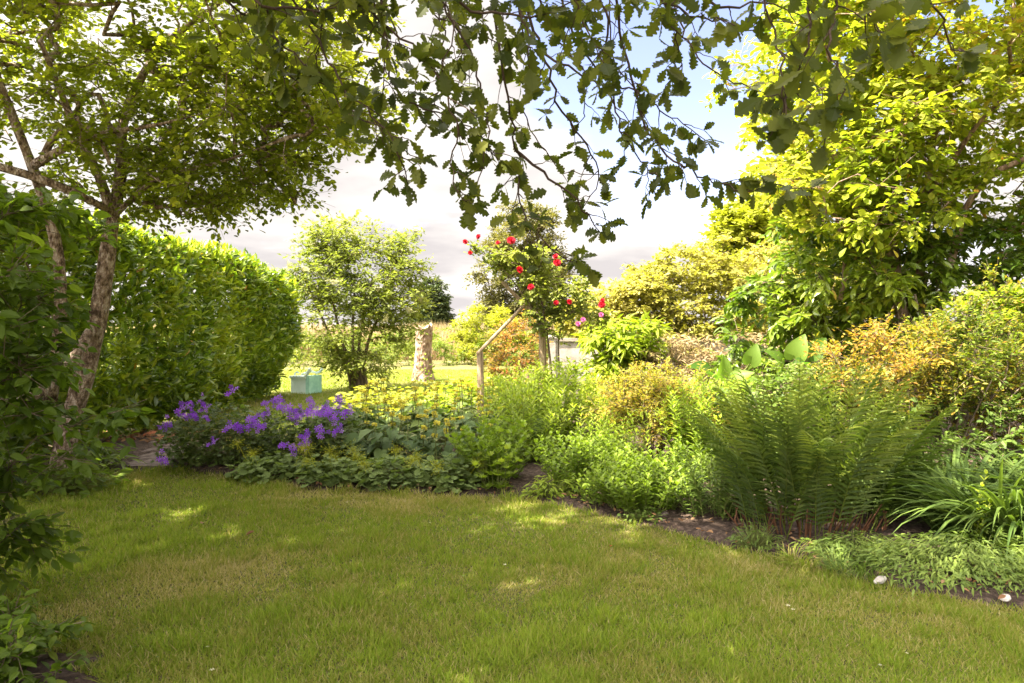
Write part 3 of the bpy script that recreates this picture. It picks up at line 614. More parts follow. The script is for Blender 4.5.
# elder on the back lawn
def build_elder():
    b = np.array(G(352, 390)); Y = b[1]; rng = np.random.default_rng(41)
    c = P(352, 285, Y)
    cent = np.concatenate([blob(c, (1.35, 1.2, 1.35), 120, rng, .35, .9), blob(P(385, 310, Y), (1.0, .9, .85), 60, rng, .3, .8), blob(P(320, 285, Y), (.75, .8, .8), 40, rng, .3, .8), blob(P(345, 240, Y), (.9, .8, .6), 40, rng, .3, .8), blob(P(405, 265, Y), (.6, .6, .7), 25, rng, .3), blob(P(360, 362, Y), (.9, .7, .45), 26, rng, .3), blob(P(335, 350, Y-.4), (.8, .5, .6), 16, rng, .2)])
    tr = [([(b[0]+.1*k, b[1], -.05), P(350+3*k, 372, Y), P(350+dx*.4, 340, Y), P(350+dx, 280, Y+dy)], .048, .02) for k, (dx, dy) in enumerate([(-45, .2), (-22, -.5), (5, .5), (22, -.3), (45, .3)])]
    r = woody('elder_bush', 'tall airy bush with several stems and small cream flower heads on the back lawn', 'bush', tuple(b), tr, cent, .42, M['elder'], M['bark'], 42, rtip=.006, rmax=.03, twigs=7, per=8, leaf=SMALL, size=.115, out_from=tuple(c-np.array([0, 0, .8])), part=('stems', 'foliage'), tadd=.08, tintn=(.3, .8))
    fc = cent[(cent[:, 1] < Y) & (cent[:, 2] > 1.8)]; fc = fc[rng.choice(len(fc), 26, replace=False)]; mb = MB(); m = 30
    fp = np.c_[rng.normal(size=(m, 2))*.055, rng.normal(size=m)*.010]; mb.scatter(TWIG, np.tile((0, 0, -.1), (m, 1)), fp+[0, 0, .1], rdir(m, rng), np.stack([np.full(m, .006), np.linalg.norm(fp+[0, 0, .1], axis=1), np.full(m, .006)], 1), .1)
    mb.scatter(PETALS, fp, rdir(m, rng)*[1, 1, .1], np.tile((0, -.2, 1), (m, 1)), np.full(m, .05), rng.random(m)); f0 = None
    for q in fc:
        q = q+nrm(q-c)*.3
        if f0 is None: f0 = o = mb.build('flower_head', M['cream'])
        else: o = f0.copy(); C.objects.link(o)
        o.parent = r; o.location = Vector(q)-Vector(b); o.rotation_euler = (R(rng.uniform(5, 40)), R(rng.uniform(-25, 25)), rng.uniform(0, 6))
build_elder()
def far_tree(name, label, base, blobs, mat, seed, rad, size, h0=.25, **kw):
    rng = np.random.default_rng(seed); cent = np.concatenate([blob(c, r, n, rng, .4, .6) for c, r, n in blobs]); mid = cent.mean(0)
    tr = [([np.array(base)-[0, 0, .1], np.array(base)*.5+mid*.5, mid+np.array([0, 0, .3*(cent[:, 2].max()-mid[2])])], h0, h0*.3)]
    return woody(name, label, 'tree', tuple(base), tr, cent, rad, M[mat], M['bark'], seed+1, rtip=.02, rmax=h0*.4, size=size, out_from=tuple(mid), twood=False, sk_step=.6, **kw)
b = P(436, 330, 90); b[2] = 0
far_tree('distant_tree', 'small dark rounded tree far away across the meadow', b, [(P(432, 304, 90), (2.0, 2, 3.2), 150), (P(430, 320, 90), (2.9, 2, 1.8), 90)], 'darkevg', 51, .8, .45, .22, twigs=8, per=7)
b = P(535, 340, 34); b[2] = 0
far_tree('olive_leaved_tree', 'tall brownish green tree standing behind the climbing rose', b, [(P(527, 245, 34), (1.9, 1.7, 1.9), 150), (P(510, 282, 34), (1.7, 1.5, 1.6), 90), (P(550, 285, 34), (1.6, 1.5, 1.6), 80), (P(530, 310, 34), (2.3, 1.5, 1.2), 60), (P(497, 312, 34), (1.0, 1.0, .9), 24)], 'olive', 53, .55, .17, .2, twigs=9, per=10)
b = P(487, 335, 28); b[2] = 0
shrub('yellow_bush', 'rounded yellow green bush at the far side of the back lawn', 'bush', tuple(b), [(P(484, 336, 28), (1.3, 1.1, 1.1), 90), (P(505, 345, 28), (1.3, 1.1, 1.0), 70)], 5, .34, 'yellow', 55, twigs=8, per=8, size=.13, twood=False, r0=.04)
b = P(500, 345, 24); b[2] = 0

# red-tinted shrub behind the rose post
shrub('red_tinted_shrub', 'thin shrub with reddish leaf tips between the two rose posts', 'shrub', (.12, 11.3, 0),
      [(P(518, 350, 11.3), (.55, .4, .55), 60), (P(505, 375, 11.3), (.4, .3, .35), 25)], 6, .2, 'red', 57, r0=.012, twigs=7, per=7, size=.055, tadd=.12, tintn=(.25, 2.2))
# pale shrub behind wall
shrub('pale_flowering_shrub', 'broad pale yellow shrub with flat cream flower heads behind the wall', 'shrub', (P(720, 330, 13.6)[0], 13.6, 0),
      [(P(700, 312, 13.5), (1.9, 1.1, 1.15), 170), (P(640, 322, 13.3), (1.25, .9, .75), 90), (P(770, 300, 13.7), (1.5, 1.1, 1.35), 110), (P(600, 325, 13.2), (.8, .6, .5), 45), (P(630, 300, 13.3), (1.0, .8, .5), 55), (P(690, 270, 13.6), (.7, .8, .45), 36)], 10, .3, 'pale', 61, r0=.03, twigs=8, per=9, size=.085, flat=.35, leaf=OBOV, tadd=.1)
b = P(775, 330, 18); b[2] = 0
far_tree('yellow_green_tree', 'bright yellow green leafy tree rising between the pale shrub and the magnolia', b, [(P(760, 262, 17), (1.5, 1.4, 1.3), 110), (P(800, 235, 17.5), (1.7, 1.5, 1.7), 120), (P(830, 280, 17), (1.6, 1.4, 1.6), 90), (P(745, 225, 17.3), (.8, .8, .6), 30), (P(810, 190, 17.5), (1.3, 1.3, 1.1), 60)], 'yellow', 63, .42, .13, .16, leaf=ROUNDISH, twigs=9, per=8, tadd=.02)

# magnolia on the right
def build_magnolia():
    rng = np.random.default_rng(71); Y = 9.0; b = P(905, 300, Y); b[2] = 0
    tr = [([(b[0], b[1], -.05), P(905, 330, Y), P(893, 260, Y), P(892, 215, Y), P(896, 160, 9.2), P(900, 100, 9.3), P(915, 30, 9.4)], .09, .04),
          ([(b[0]+.1, b[1], 0), P(925, 330, Y), P(918, 250, 9.1), P(925, 200, 9.2), P(935, 130, 9.4), P(930, 60, 9.4)], .07, .03),
          ([(b[0]+.25, b[1], 0), P(935, 320, Y), P(955, 250, 8.9), P(965, 200, 8.8), P(1000, 165, 8.5), P(1060, 150, 8.3)], .06, .03),
          ([P(893, 260, Y), P(870, 230, 8.8), P(850, 200, 8.6), P(832, 150, 8.4), P(815, 90, 8.4)], .045, .02),
          ([P(925, 200, 9.2), P(960, 150, 8.8), P(985, 110, 8.5), P(1030, 80, 8.3)], .04, .02),
          ([P(840, 300, 8.8), P(852, 270, 8.8), P(840, 240, 8.8), P(836, 215, 8.7)], .03, .015),
          ([P(892, 215, Y), P(865, 175, 9.2), P(840, 140, 9.3), P(800, 100, 9.4)], .04, .02)]
    cent = np.concatenate([blob((5.3, 9.1, 4.9), (2.45, 2.0, 2.4), 270, rng, .35, 2.7, .3), blob((4.35, 9.0, 4.2), (1.25, 1.2, 1.6), 90, rng, .3, 2.6, .3), blob((6.7, 8.6, 3.9), (1.8, 1.8, 1.7), 90, rng, .3, 2.3), blob((4.0, 8.4, 3.1), (1.1, .9, .6), 40, rng, .3, 2.2)])
    woody('magnolia_tree', 'sunlit yellow green tree with rusty branches filling the upper right', 'tree', tuple(b), tr, cent, .42, M['magnolia'], M['pink_bark'], 72, rtip=.006, rmax=.035, wig=.25, sk_step=.2, twigs=8, per=10, leaf=OBOV, size=.104, out_from=(5.1, 9, 4), tadd=.08, tintn=(.28, 1.0), var=.35)
build_magnolia()
shrub('cherry_laurel', 'dark glossy laurel shrub under the yellow green tree on the right', 'shrub', (5.4, 9.2, 0),
      [((4.2, 9.2, 2.0), (1.1, .8, .95), 70), ((5.6, 9.0, 1.9), (1.5, .8, 1.05), 110), ((7.4, 8.8, 1.9), (1.4, .8, 1.1), 80), ((3.6, 9.6, 1.4), (.9, .7, .8), 40)], 8, .32, 'laurel', 75, r0=.04, twigs=8, per=8, leaf=LAUREL, size=.14, tadd=-.12, tmax=.9, tjit=.1, droop=.4)
shrub('bright_leaved_shrub', 'sunlit shrub with pale green leaves at the right edge behind the orange one', 'shrub', (5.6, 7.6, 0),
      [((5.3, 7.7, 1.35), (.8, .5, .55), 60)], 6, .25, 'lime', 77, r0=.02, twigs=7, per=8, leaf=ROUNDISH, size=.07)
shrub('orange_tipped_shrub', 'twiggy shrub with orange and rusty leaf tips behind the fern', 'shrub', (3.9, 6.6, 0),
      [((3.55, 6.6, 1.0), (.85, .55, .62), 120), ((4.2, 6.6, 1.15), (.75, .55, .65), 110), ((4.9, 6.6, .95), (.7, .5, .6), 70)], 14, .22, 'orange', 79, r0=.011, twigs=8, per=10, leaf=SMALL, size=.046, tadd=.08, tintn=(.2, 1.5), shell=.35, flat=1.3)
shrub('orange_tipped_shrub_lower', 'dark green lower skirt bush at the foot of the orange tipped shrub', 'shrub', (4.1, 6.2, 0),
      [((4.2, 6.25, .5), (1.3, .45, .42), 120)], 8, .2, 'low', 81, r0=.008, twigs=7, per=8, leaf=ROUNDISH, size=.05, tadd=-.1)
bpy.data.objects['orange_tipped_shrub_lower'].name = 'evergreen_shrub'
shrub('golden_shrub', 'fine twiggy shrub with golden orange leaf tips in the middle of the bed', 'shrub', (1.45, 7.6, 0),
      [(P(655, 412, 7.5), (.62, .5, .45), 110), (P(640, 395, 7.5), (.42, .35, .3), 40), (P(690, 425, 7.5), (.4, .35, .4), 40)], 12, .19, 'gold', 83, r0=.008, twigs=8, per=10, leaf=SMALL, size=.038, tadd=.12, tintn=(.25, 2.2), shell=.3)
shrub('yellow_spurge', 'low sunlit yellow green bush left of the tall sunlit leafy shrub', 'shrub', (.35, 9.2, 0),
      [((.45, 9.3, .6), (.6, .4, .45), 60)], 10, .2, 'lime', 85, r0=.008, twigs=7, per=9, leaf=SMALL, size=.06, tadd=.0, shell=.3)
shrub('lime_leaved_shrub', 'sunlit lime green shrub with long pointed leaves in front of the wall', 'shrub', (1.55, 11.2, 0),
      [(P(622, 338, 11.2), (.5, .4, .32), 30), (P(624, 368, 11.2), (.56, .45, .42), 42), (P(618, 398, 11.2), (.5, .45, .36), 30)], 5, .24, 'lime', 87, r0=.014, twigs=5, per=7, leaf=LANCE, size=.19, tadd=.05, shell=.2, droop=.3)
# dry heap under the pale shrub
shrub('dry_stalk_heap', 'heap of pale brown dried stalks below the broad pale shrub', 'dry plants', (P(715, 345, 11.2)[0], 11.2, 0),
      [(P(715, 372, 11.2), (1.3, .5, .55), 90)], 6, .3, 'meadow', 89, r0=.01, twigs=8, per=8, leaf=LANCE, size=.1, tadd=.2, shell=.2)

# ---------------------------------------------------------------- built objects
def build_stump():
    b = G(422, 381); Y = b[1]; root = thing('tree_stump', 'tall bare pinkish tree stump standing on the back lawn', 'tree stump', tuple(b))
    mb = MB(); n = 22; sides = 20; rng = np.random.default_rng(5); V = []
    for i in range(n):
        t = i/(n-1); z = 1.5*t; r = .235-.02*t+.12*math.exp(-t*8)+.01*math.sin(t*9); a = np.arange(sides)*2*math.pi/sides
        rr = r*(1+.06*np.sin(a*3+t)+.12*math.exp(-t*5)*np.sin(a*5+1)+.03*rng.normal(size=sides))
        zz = z+(.05*np.sin(a*2+1)+.03*rng.normal(size=sides) if i == n-1 else 0)
        V.append(np.stack([b[0]+rr*np.cos(a)+.05*t, b[1]+rr*np.sin(a), np.full(sides, z-.03)+zz-z], 1))
    V = np.concatenate(V+[[np.array((b[0]+.05, b[1], 1.42))]]); f = []
    for i in range(n-1):
        for j in range(sides): f.append((i*sides+j, i*sides+(j+1) % sides, (i+1)*sides+(j+1) % sides, (i+1)*sides+j))
    for j in range(sides): f.append(((n-1)*sides+j, (n-1)*sides+(j+1) % sides, n*sides))
    mb.add(V, f); mb.build('trunk', M['pink_bark'], root)
    iv = MB(); m = 220; a = rng.uniform(0, 6.28, m); z = rng.random(m)**1.8*.75; r = .27+.1*np.exp(-z*4)
    iv.scatter(ROUNDISH, np.stack([b[0]+r*np.cos(a), b[1]+r*np.sin(a), z], 1), rdir(m, rng), np.stack([np.cos(a), np.sin(a), a*0+.4], 1), rng.uniform(.04, .09, m), rng.random(m))
    iv.build('ivy', M['herb'], root)
build_stump()
def build_small_stump():
    b = P(531, 400, 10.6); b[2] = 0; root = thing('old_stump', 'short pale mottled stump at the foot of the rose post', 'tree stump', tuple(b)); rng = np.random.default_rng(6)
    mb = MB(); z = np.linspace(-.05, .86, 9); mb.tube(np.c_[b[0]+.02*np.sin(z*5), np.full(9, b[1]), z], .095+.02*rng.random(9)+.05*np.exp(-z*6), 12); mb.build('trunk', M['pink_bark'], root)
    mb = MB(); mb.tube([(b[0]+.05, b[1], .5), (b[0]+.14, b[1]-.05, .7), (b[0]+.2, b[1]-.05, .82)], [.05, .035, .025], 7); mb.build('branch_stub', M['pink_bark'], root)
build_small_stump()
def build_rose():
    Y = 9.6; root = thing('rose_support', 'weathered wooden rose frame of two posts joined by a sloping rail', 'garden frame', tuple(P(511, 400, Y)*[1, 1, 0]))
    a = P(480, 352, Y); c = P(543, 318, Y); d = P(526, 306, Y)
    mb = MB(); mb.tube([(a[0], Y, -.1), (a[0]+.01, Y, .6), (a[0], Y, a[2])], [.045, .045, .043], 12); mb.build('short_post', M['wood'], root)
    mb = MB(); mb.tube([(c[0]-.02, Y, -.1), (c[0], Y, .9), (c[0]-.01, Y, c[2])], [.05, .048, .046], 12); mb.build('tall_post', M['wood'], root)
    mb = MB(); mb.tube([a+[-.03, -.03, -.02], d+[0, -.02, .03]], [.024, .022], 10); mb.build('rail', M['wood'], root)
    mb = MB(); e = P(502, 282, Y); mb.tube([c+[0, 0, -.05], d, e], [.03, .028, .022], 10); mb.build('top_rail', M['wood'], root)
    rng = np.random.default_rng(91); rb = P(556, 400, 9.5); rb[2] = 0
    cent = np.concatenate([blob(P(537, 275, 9.5), (.38, .35, .42), 42, rng, .2), blob(P(505, 262, 9.5), (.3, .2, .18), 16, rng, .1), blob(P(570, 300, 9.5), (.4, .35, .28), 32, rng, .2), blob(P(548, 318, 9.5), (.3, .3, .28), 20, rng, .2), blob(P(590, 315, 9.5), (.22, .25, .15), 9, rng, .2), [P(478, 250, 9.4), P(470, 246, 9.4), P(488, 256, 9.4)]])
    tr = [([(rb[0], 9.5, 0), P(552, 380, 9.5), P(547, 330, 9.5), P(540, 290, 9.5), P(528, 258, 9.5), P(505, 262, 9.5)], .02, .008), ([(rb[0]+.04, 9.5, 0), P(560, 370, 9.5), P(556, 320, 9.45), P(580, 305, 9.45)], .014, .006), ([P(547, 330, 9.5), P(520, 290, 9.45), P(500, 262, 9.45), P(472, 248, 9.4)], .009, .004)]
    r = woody('climbing_rose', 'climbing rose with red blooms tumbling over the wooden frame', 'rose', tuple(rb), tr, cent, .15, M['elder'], M['bark'], 92, rtip=.003, rmax=.008, twigs=6, per=7, leaf=ROUNDISH, size=.055, part=('stems', 'foliage'), tadd=.05, tintn=(.2, 3))
    bm = MB(); m = 34
    for ring, (cn, rr, tilt) in enumerate(((3, .10, .25), (5, .45, .5), (6, .75, .85), (7, 1.0, 1.15))):
        for k in range(cn):
            an = 2*math.pi*k/cn+ring*.6; dd = np.array([math.cos(an)*math.sin(tilt), math.sin(an)*math.sin(tilt), math.cos(tilt)])
            bm.scatter(OBOV, np.array([[0, 0, 0]]), dd[None], np.array([[-math.cos(an), -math.sin(an), .5]]), np.array([[.09, .052, .06]]), rng.random())
    proto = None
    for (px, py, s, m_) in [(465, 242, .8, 0), (479, 237, .9, 0), (470, 253, .7, 0), (511, 241, 1.3, 0), (519, 270, 1.15, 0), (531, 287, 1.0, 0), (557, 263, 1.2, 0), (556, 257, .9, 0), (569, 302, .9, 0), (556, 303, .8, 0), (602, 305, 1.1, 0), (498, 243, .7, 0), (603, 301, .9, 0)]:
        if proto is None: proto = bm.build('rose_bloom', M['redpet'], None); o = proto
        else: o = proto.copy(); C.objects.link(o)
        q = P(px, py, 9.2); o.parent = r; o.location = Vector(q)-Vector(rb); o.scale = (s*.85,)*3
        o.rotation_euler = (R(60+25*rng.random()), 0, R(rng.uniform(-60, 60)))
    for (px, py) in [(583, 320), (601, 315), (578, 324)]:
        o = proto.copy(); o.data = proto.data.copy(); o.data.materials[0] = M['pinkpet']; C.objects.link(o); q = P(px, py, 9.2); o.parent = r; o.location = Vector(q)-Vector(rb); o.scale = (.7,)*3; o.rotation_euler = (R(70), 0, .3); o.name = 'pink_rose_bloom'; o['label'] = 'small pink bloom'
build_rose()
def build_wall():
    Y = 12.6; x0 = P(552, 340, Y)[0]; x1 = P(790, 340, Y)[0]; top = P(600, 338, Y)[2]
    root = thing('garden_wall', 'pale panelled garden wall partly hidden behind the lime green shrub', 'wall', ((x0+x1)/2, Y, 0))
    n = 2; wdt = (x1-x0)/n
    for k in range(n):
        mb = MB(); c = x0+wdt*(k+.5)
        mb.box((c, Y, .60+(top-.60-.06)/2), (wdt-.12, .08, top-.66)); mb.build('panel', M['wall'], root)
        mb = MB(); mb.box((c, Y, .28), (wdt-.12, .11, .62)); mb.build('base_panel', M['walldark'], root)
        mb = MB(); mb.box((c, Y, top-.03), (wdt-.12, .14, .05)); mb.build('coping', M['walldark'], root)
    for k in range(n+1):
        mb = MB(); mb.box((x0+wdt*k, Y, top/2), (.115, .13, top)); mb.box((x0+wdt*k, Y, top+.025), (.15, .17, .05), top=.7); mb.build('wall_post', M['wall'], root)
build_wall()
def build_bench():
    # mint painted bench seen from its end corner: panelled end, seat and scrolled arm
    b = G(304, 394); root = thing('mint_bench', 'small mint green painted garden seat with a scrolled arm at the end of the hedge', 'bench', tuple(b))
    cx, cy = b[0], b[1]; rz = -.42
    cs, sn = math.cos(rz), math.sin(rz)
    def W(u, v, z): return (cx+u*cs-v*sn, cy+u*sn+v*cs, z)
    # body box: u right, v away
    mb = MB(); mb.box(W(-.14, .16, .17), (.40, .36, .34), rz); mb.build('base', M['mint_lit'], root)
    mb = MB(); mb.box(W(-.14, .16, .36), (.45, .41, .045), rz); mb.build('seat', M['mint_lit'], root)
    mb = MB(); mb.box(W(.12, .18, .20), (.10, .42, .40), rz); mb.build('side_panel', M['mint'], root)
    mb = MB(); pts = [W(-.36, -.02, .37), W(-.2, -.03, .38), W(0, -.03, .375), W(.08, -.03, .40), W(.14, -.03, .47), W(.17, -.02, .53), W(.2, -.01, .535)]
    mb.tube(pts, [.022, .022, .022, .026, .034, .042, .05], 8); mb.build('scrolled_arm', M['mint_lit'], root)
    mb = MB(); pts = [W(-.36, .36, .40), W(-.2, .37, .45), W(-.1, .37, .47), W(.05, .37, .44), W(.14, .37, .47), W(.2, .37, .53)]
    mb.tube(pts, [.022, .022, .024, .024, .026, .034], 8); mb.build('back_rail', M['mint_lit'], root)
    mb = MB(); mb.tube([W(-.34, .1, .38), W(-.34, .12, .44), W(-.30, .14, .47), W(-.26, .14, .44)], .018, 8); mb.build('scroll', M['mint_lit'], root)
build_bench()

# ---------------------------------------------------------------- fern
PINNA = leaf_shape([(0, .0)]+[(k/14, (.075 if k % 2 else .05)*(1-(k/14)**2.2*.8)) for k in range(1, 14)]+[(1, 0)], .5, .22)
def frond_mesh(seed, arch, length=1.25):
    rng = np.random.default_rng(seed); mb = MB(); n = 30; t = np.linspace(0, 1, n); tone = rng.uniform(-.3, .3)
    ang = R(6)+arch*t**2.2; ds = length/(n-1)
    x = np.r_[0, np.cumsum(np.sin(ang[:-1])*ds)]; z = np.r_[0, np.cumsum(np.cos(ang[:-1])*ds)]; yy = .05*rng.normal()*t**2
    pl = np.stack([x, yy, z], 1); mb.tube(pl, np.linspace(.0045, .001, n), 5, .75)
    np_ = 27
    for k in range(np_):
        u = .14+.86*(k/(np_-1)); L = .175*math.sin(math.pi*min(1, (u-.03)/.97)**.9)**.7*(1-u*.2)+.008
        p = np.array([np.interp(u, t, pl[:, i]) for i in range(3)]); a = np.interp(u, t, ang); tg = np.array([math.sin(a), 0, math.cos(a)]); nr = np.array([-math.cos(a), 0, math.sin(a)])
        for sd in (-1, 1):
            d = np.array([0, sd, 0])+tg*(rng.uniform(.5, .75)+.4*u)+nr*rng.uniform(-.2, .2); L_ = L*rng.uniform(.88, 1.1)
            mb.scatter(PINNA, p[None], d[None], (nr+tg*.35+rng.normal(size=3)*.18)[None], np.array([[max(L_, .09)*.92, L_, L_*1.7]]), float(np.clip(.30+.5*u*u+tone+rng.normal()*.08, 0, 1)))
    return mb
def build_fern():
    rng = np.random.default_rng(101); b = np.array((2.12, 5.25, .03)); root = thing('fern', 'large upright fern with many long feathery fronds at the lawn edge', 'fern', tuple(b))
    ar = (.2, .3, .4, .5, .65, .8, .95, 1.15); metas = [frond_mesh(200+k, a).build('frond', M['fern']) for k, a in enumerate(ar)]
    used = set(); n = 64
    for i in range(n):
        t = (i+.5)/n; az = i*2.399+rng.uniform(-.3, .3); out = t**.6
        k = int(np.clip(out*7.2+rng.normal()*.8, 0, 7)); src = metas[k]
        if k not in used: used.add(k); o = src
        else: o = src.copy(); C.objects.link(o)
        o.parent = root; r0 = .05+.36*out; lx = r0*math.cos(az)*1.25; ly = r0*math.sin(az)*.7
        o.location = (lx, ly, -.02); s = rng.uniform(.86, 1.14)*(1.0-.10*out)
        o.scale = (s, s*rng.uniform(.85, 1.1), s)
        o.rotation_euler = (rng.uniform(-.14, .14), .02+.25*out*rng.uniform(.6, 1.25), az+rng.uniform(-1.0, 1.0))
    for k in range(8):
        if k not in used: bpy.data.objects.remove(metas[k])
    mb = MB()   # old red-brown stalk bases
    for i in range(90):
        a = rng.uniform(0, 6.28); r = .40*rng.random()**.5; p0 = b+np.array([r*math.cos(a)*1.2, r*math.sin(a)*.75, -.04]); h = rng.uniform(.12, .3)
        mb.tube([p0, p0+[.05*math.cos(a), .05*math.sin(a), h*.5], p0+[.14*math.cos(a)*rng.random(), .12*math.sin(a), h]], [.008, .006, .003], 4, rng.random())
    mb.build('stalk_bases', M['redstem'], root)
build_fern()

# ---------------------------------------------------------------- strappy clumps
def strap_clump(name, label, b, n, L, wd, seed, matn='strap', lean=1.5, group=None, cat='plant', r=.18):
    rng = np.random.default_rng(seed); root = thing(name, label, cat, tuple(b), group); mb = MB()
    for i in range(n):
        az = rng.uniform(0, 6.283); l = L*rng.uniform(.55, 1.1); m = 8; a0 = rng.uniform(.15, .75); arch = rng.uniform(1.2, 2.2)*lean/1.5; t = np.linspace(0, 1, m)
        an = a0+arch*t**1.3; ds = l/(m-1); rr = np.r_[0, np.cumsum(np.sin(an[:-1])*ds)]; z = np.r_[0, np.cumsum(np.cos(an[:-1])*ds)]
        r0 = r*rng.random()**.5; o = np.array(b)+[r0*math.cos(az+1), r0*math.sin(az+1), 0]
        c = o+np.stack([rr*math.cos(az), rr*math.sin(az), np.maximum(z, .01)], 1); sd = np.array([-math.sin(az), math.cos(az), rng.uniform(-.5, .5)])
        w_ = wd*np.sin(np.clip(t*.92+.15, 0, 1)*math.pi)**.55*rng.uniform(.8, 1.15); w_[-1] = .001
        V = np.concatenate([c-sd*w_[:, None]/2, c+sd*w_[:, None]/2, c-np.array([0, 0, 1])*w_[:, None]*.22]); f = []
        for k in range(m-1): f += [(k, 2*m+k, 2*m+k+1, k+1), (2*m+k, m+k, m+k+1, 2*m+k+1)]
        mb.add(V, f, np.clip(rng.normal(.45, .25), 0, 1))
    mb.build('leaves', M[matn], root); return root
strap_clump('daylily_clump', 'arching clump of long strappy leaves at the right edge beside the fern', (3.25, 5.05, .03), 620, .85, .026, 111, r=.32)
strap_clump('daylily_clump', 'broad strappy leaved clump cut by the right edge of the view', (3.9, 5.15, .03), 520, .85, .026, 112, r=.34)
strap_clump('daylily_clump', 'smaller strappy clump tucked between the fern and the orange shrub', (2.95, 5.75, .03), 200, .75, .022, 113, r=.25)
strap_clump('grass_tuft', 'fine grassy tuft in front of the fern base at the lawn edge', tuple(G(800, 568)+[0, 0, .01]), 60, .2, .006, 114, 'grass', r=.1)
strap_clump('grass_tuft', 'fine grassy tuft left of the white stone at the lawn edge', tuple(G(852, 576)+[0, 0, .01]), 160, .24, .006, 115, 'low', r=.16)
strap_clump('iris_tuft', 'small tuft of narrow leaves on the bare soil in the middle of the border', tuple(G(556, 488)+[0, .1, .03]), 16, .26, .014, 116, 'herb', r=.05, lean=.5)

# ---------------------------------------------------------------- leafy perennials
def herb(name, label, b, n, h, r, leafm, seed, leaf=LANCE, size=.07, step=.03, cat='plant', group=None, lean=.35, whorl=2, low=.1, tadd=0., ang=.7, ry=1.0, var=.2, sz_top=.7, stemr=.003, hvar=.2):
    rng = np.random.default_rng(seed); root = thing(name, label, cat, tuple(b), group); st = MB(); lf = MB()
    for i in range(n):
        q = rng.random()**.5; az = rng.uniform(0, 6.283); p0 = np.array(b)+[q*r*.6*math.cos(az), q*r*.6*math.sin(az)*ry, 0]
        hh = h*(1-.35*q*q)*rng.uniform(1-hvar, 1+hvar*.5); e = p0+[q*r*.4*math.cos(az)+lean*hh*q*math.cos(az)*.6, q*r*.4*math.sin(az)*ry+lean*hh*q*math.sin(az)*.6, hh]
        m = 6; t = np.linspace(0, 1, m); pl = p0+(e-p0)*t[:, None]; pl[:, :2] -= ((e-p0)[:2])*(t*(1-t))[:, None]*.5; pl += rng.normal(size=pl.shape)*.006
        st.tube(pl, np.linspace(stemr, stemr*.5, m), 4, .5, cap=False)
        k = max(3, int(hh*(1-low)/step)); u = np.repeat(np.linspace(low, 1, k), whorl); nn = len(u)
        pp = np.stack([np.interp(u, t, pl[:, j]) for j in range(3)], 1); a = np.arange(nn)*2.4+rng.uniform(0, 6)+np.where(whorl == 2, (np.arange(nn) % 2)*.75, 0)
        D = np.stack([np.cos(a), np.sin(a), ang+.9*np.maximum(u-.75, 0)*4*rng.uniform(.6, 1)], 1)+rng.normal(size=(nn, 3))*.15
        Nn = np.stack([-np.cos(a)*.5, -np.sin(a)*.5, np.ones(nn)], 1)+rng.normal(size=(nn, 3))*.2
        s = size*(1-(1-sz_top)*u)*rng.uniform(1-var, 1+var, nn)*np.where(u < .3, .85, 1)
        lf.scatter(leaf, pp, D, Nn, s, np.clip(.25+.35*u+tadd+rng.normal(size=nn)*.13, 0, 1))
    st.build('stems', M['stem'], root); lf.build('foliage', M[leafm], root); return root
def gp(px, py, z=.04, dy=0.): q = G(px, py); return (q[0]*(q[1]+dy)/q[1], q[1]+dy, z)
# sedums
herb('sedum', 'fleshy bright green sedum, largest clump at the edge of the bare soil', (1.03, 5.85, .04), 95, .42, .42, 'sedum', 121, OBOV, .07, .026, lean=.3, group='sedum clumps along the bed')
herb('sedum', 'taller fleshy sedum behind and left of the largest sedum clump', (.62, 6.6, .04), 85, .50, .42, 'sedum', 122, OBOV, .07, .028, lean=.3, group='sedum clumps along the bed')
herb('sedum', 'small low sedum in front on the soil between the grassy tuft and larger sedums', (.70, 6.05, .04), 26, .26, .22, 'sedum', 123, OBOV, .06, .024, group='sedum clumps along the bed')
herb('sedum', 'sedum clump directly left of the fern', (1.42, 6.35, .04), 60, .42, .35, 'sedum', 124, OBOV, .065, .028, group='sedum clumps along the bed', tadd=-.1)
# plants around fern left
herb('narrow_leaved_plant', 'dark narrow leaved perennial pressed against the left side of the fern', (1.55, 5.65, .04), 60, .5, .35, 'low', 125, LANCE, .09, .03, tadd=-.05)
herb('tall_aster', 'tall sunlit leafy stems rising behind the left of the fern', (1.75, 6.9, .04), 60, .95, .4, 'herb', 126, LANCE, .10, .035, lean=.15)
herb('tall_aster', 'leafy upright stems directly behind the sedums', (.95, 7.1, .04), 50, .62, .4, 'herb', 127, LANCE, .09, .035, lean=.2, tadd=-.05)
# mid-left lobed plants
herb('lobed_leaf_plant', 'bushy green plant with cut leaves between the big felted leaves and bare soil', (-.18, 6.95, .04), 80, .55, .38, 'sedum', 128, CUT, .085, .045, ang=.45, tadd=-.1)
herb('lobed_leaf_plant', 'open plant with broad lobed leaves standing at the lawn edge mid bed', (-.14, 6.55, .04), 18, .36, .18, 'herb', 129, CUT, .10, .06, ang=.3)
herb('tall_phlox', 'bright green leafy stems in the sun behind the bare soil patch', (.15, 7.8, .04), 70, .85, .5, 'herb', 130, LANCE, .11, .035, lean=.15, tadd=.1)
herb('tall_phlox', 'taller bright leafy stems at the foot of the tall rose post', (.42, 8.6, .04), 60, 1.02, .45, 'herb', 131, LANCE, .12, .04, lean=.12, tadd=.1)
herb('tall_phlox', 'leafy stems in front of the pale mottled stump', (-.05, 9.0, .04), 36, .95, .35, 'herb', 132, LANCE, .12, .045, lean=.12, tadd=.05)
herb('tall_phlox', 'sunny leafy stems between the golden shrub and lime leaved shrub', (1.0, 8.4, .04), 70, .85, .5, 'lime', 133, LANCE, .10, .035, lean=.15)
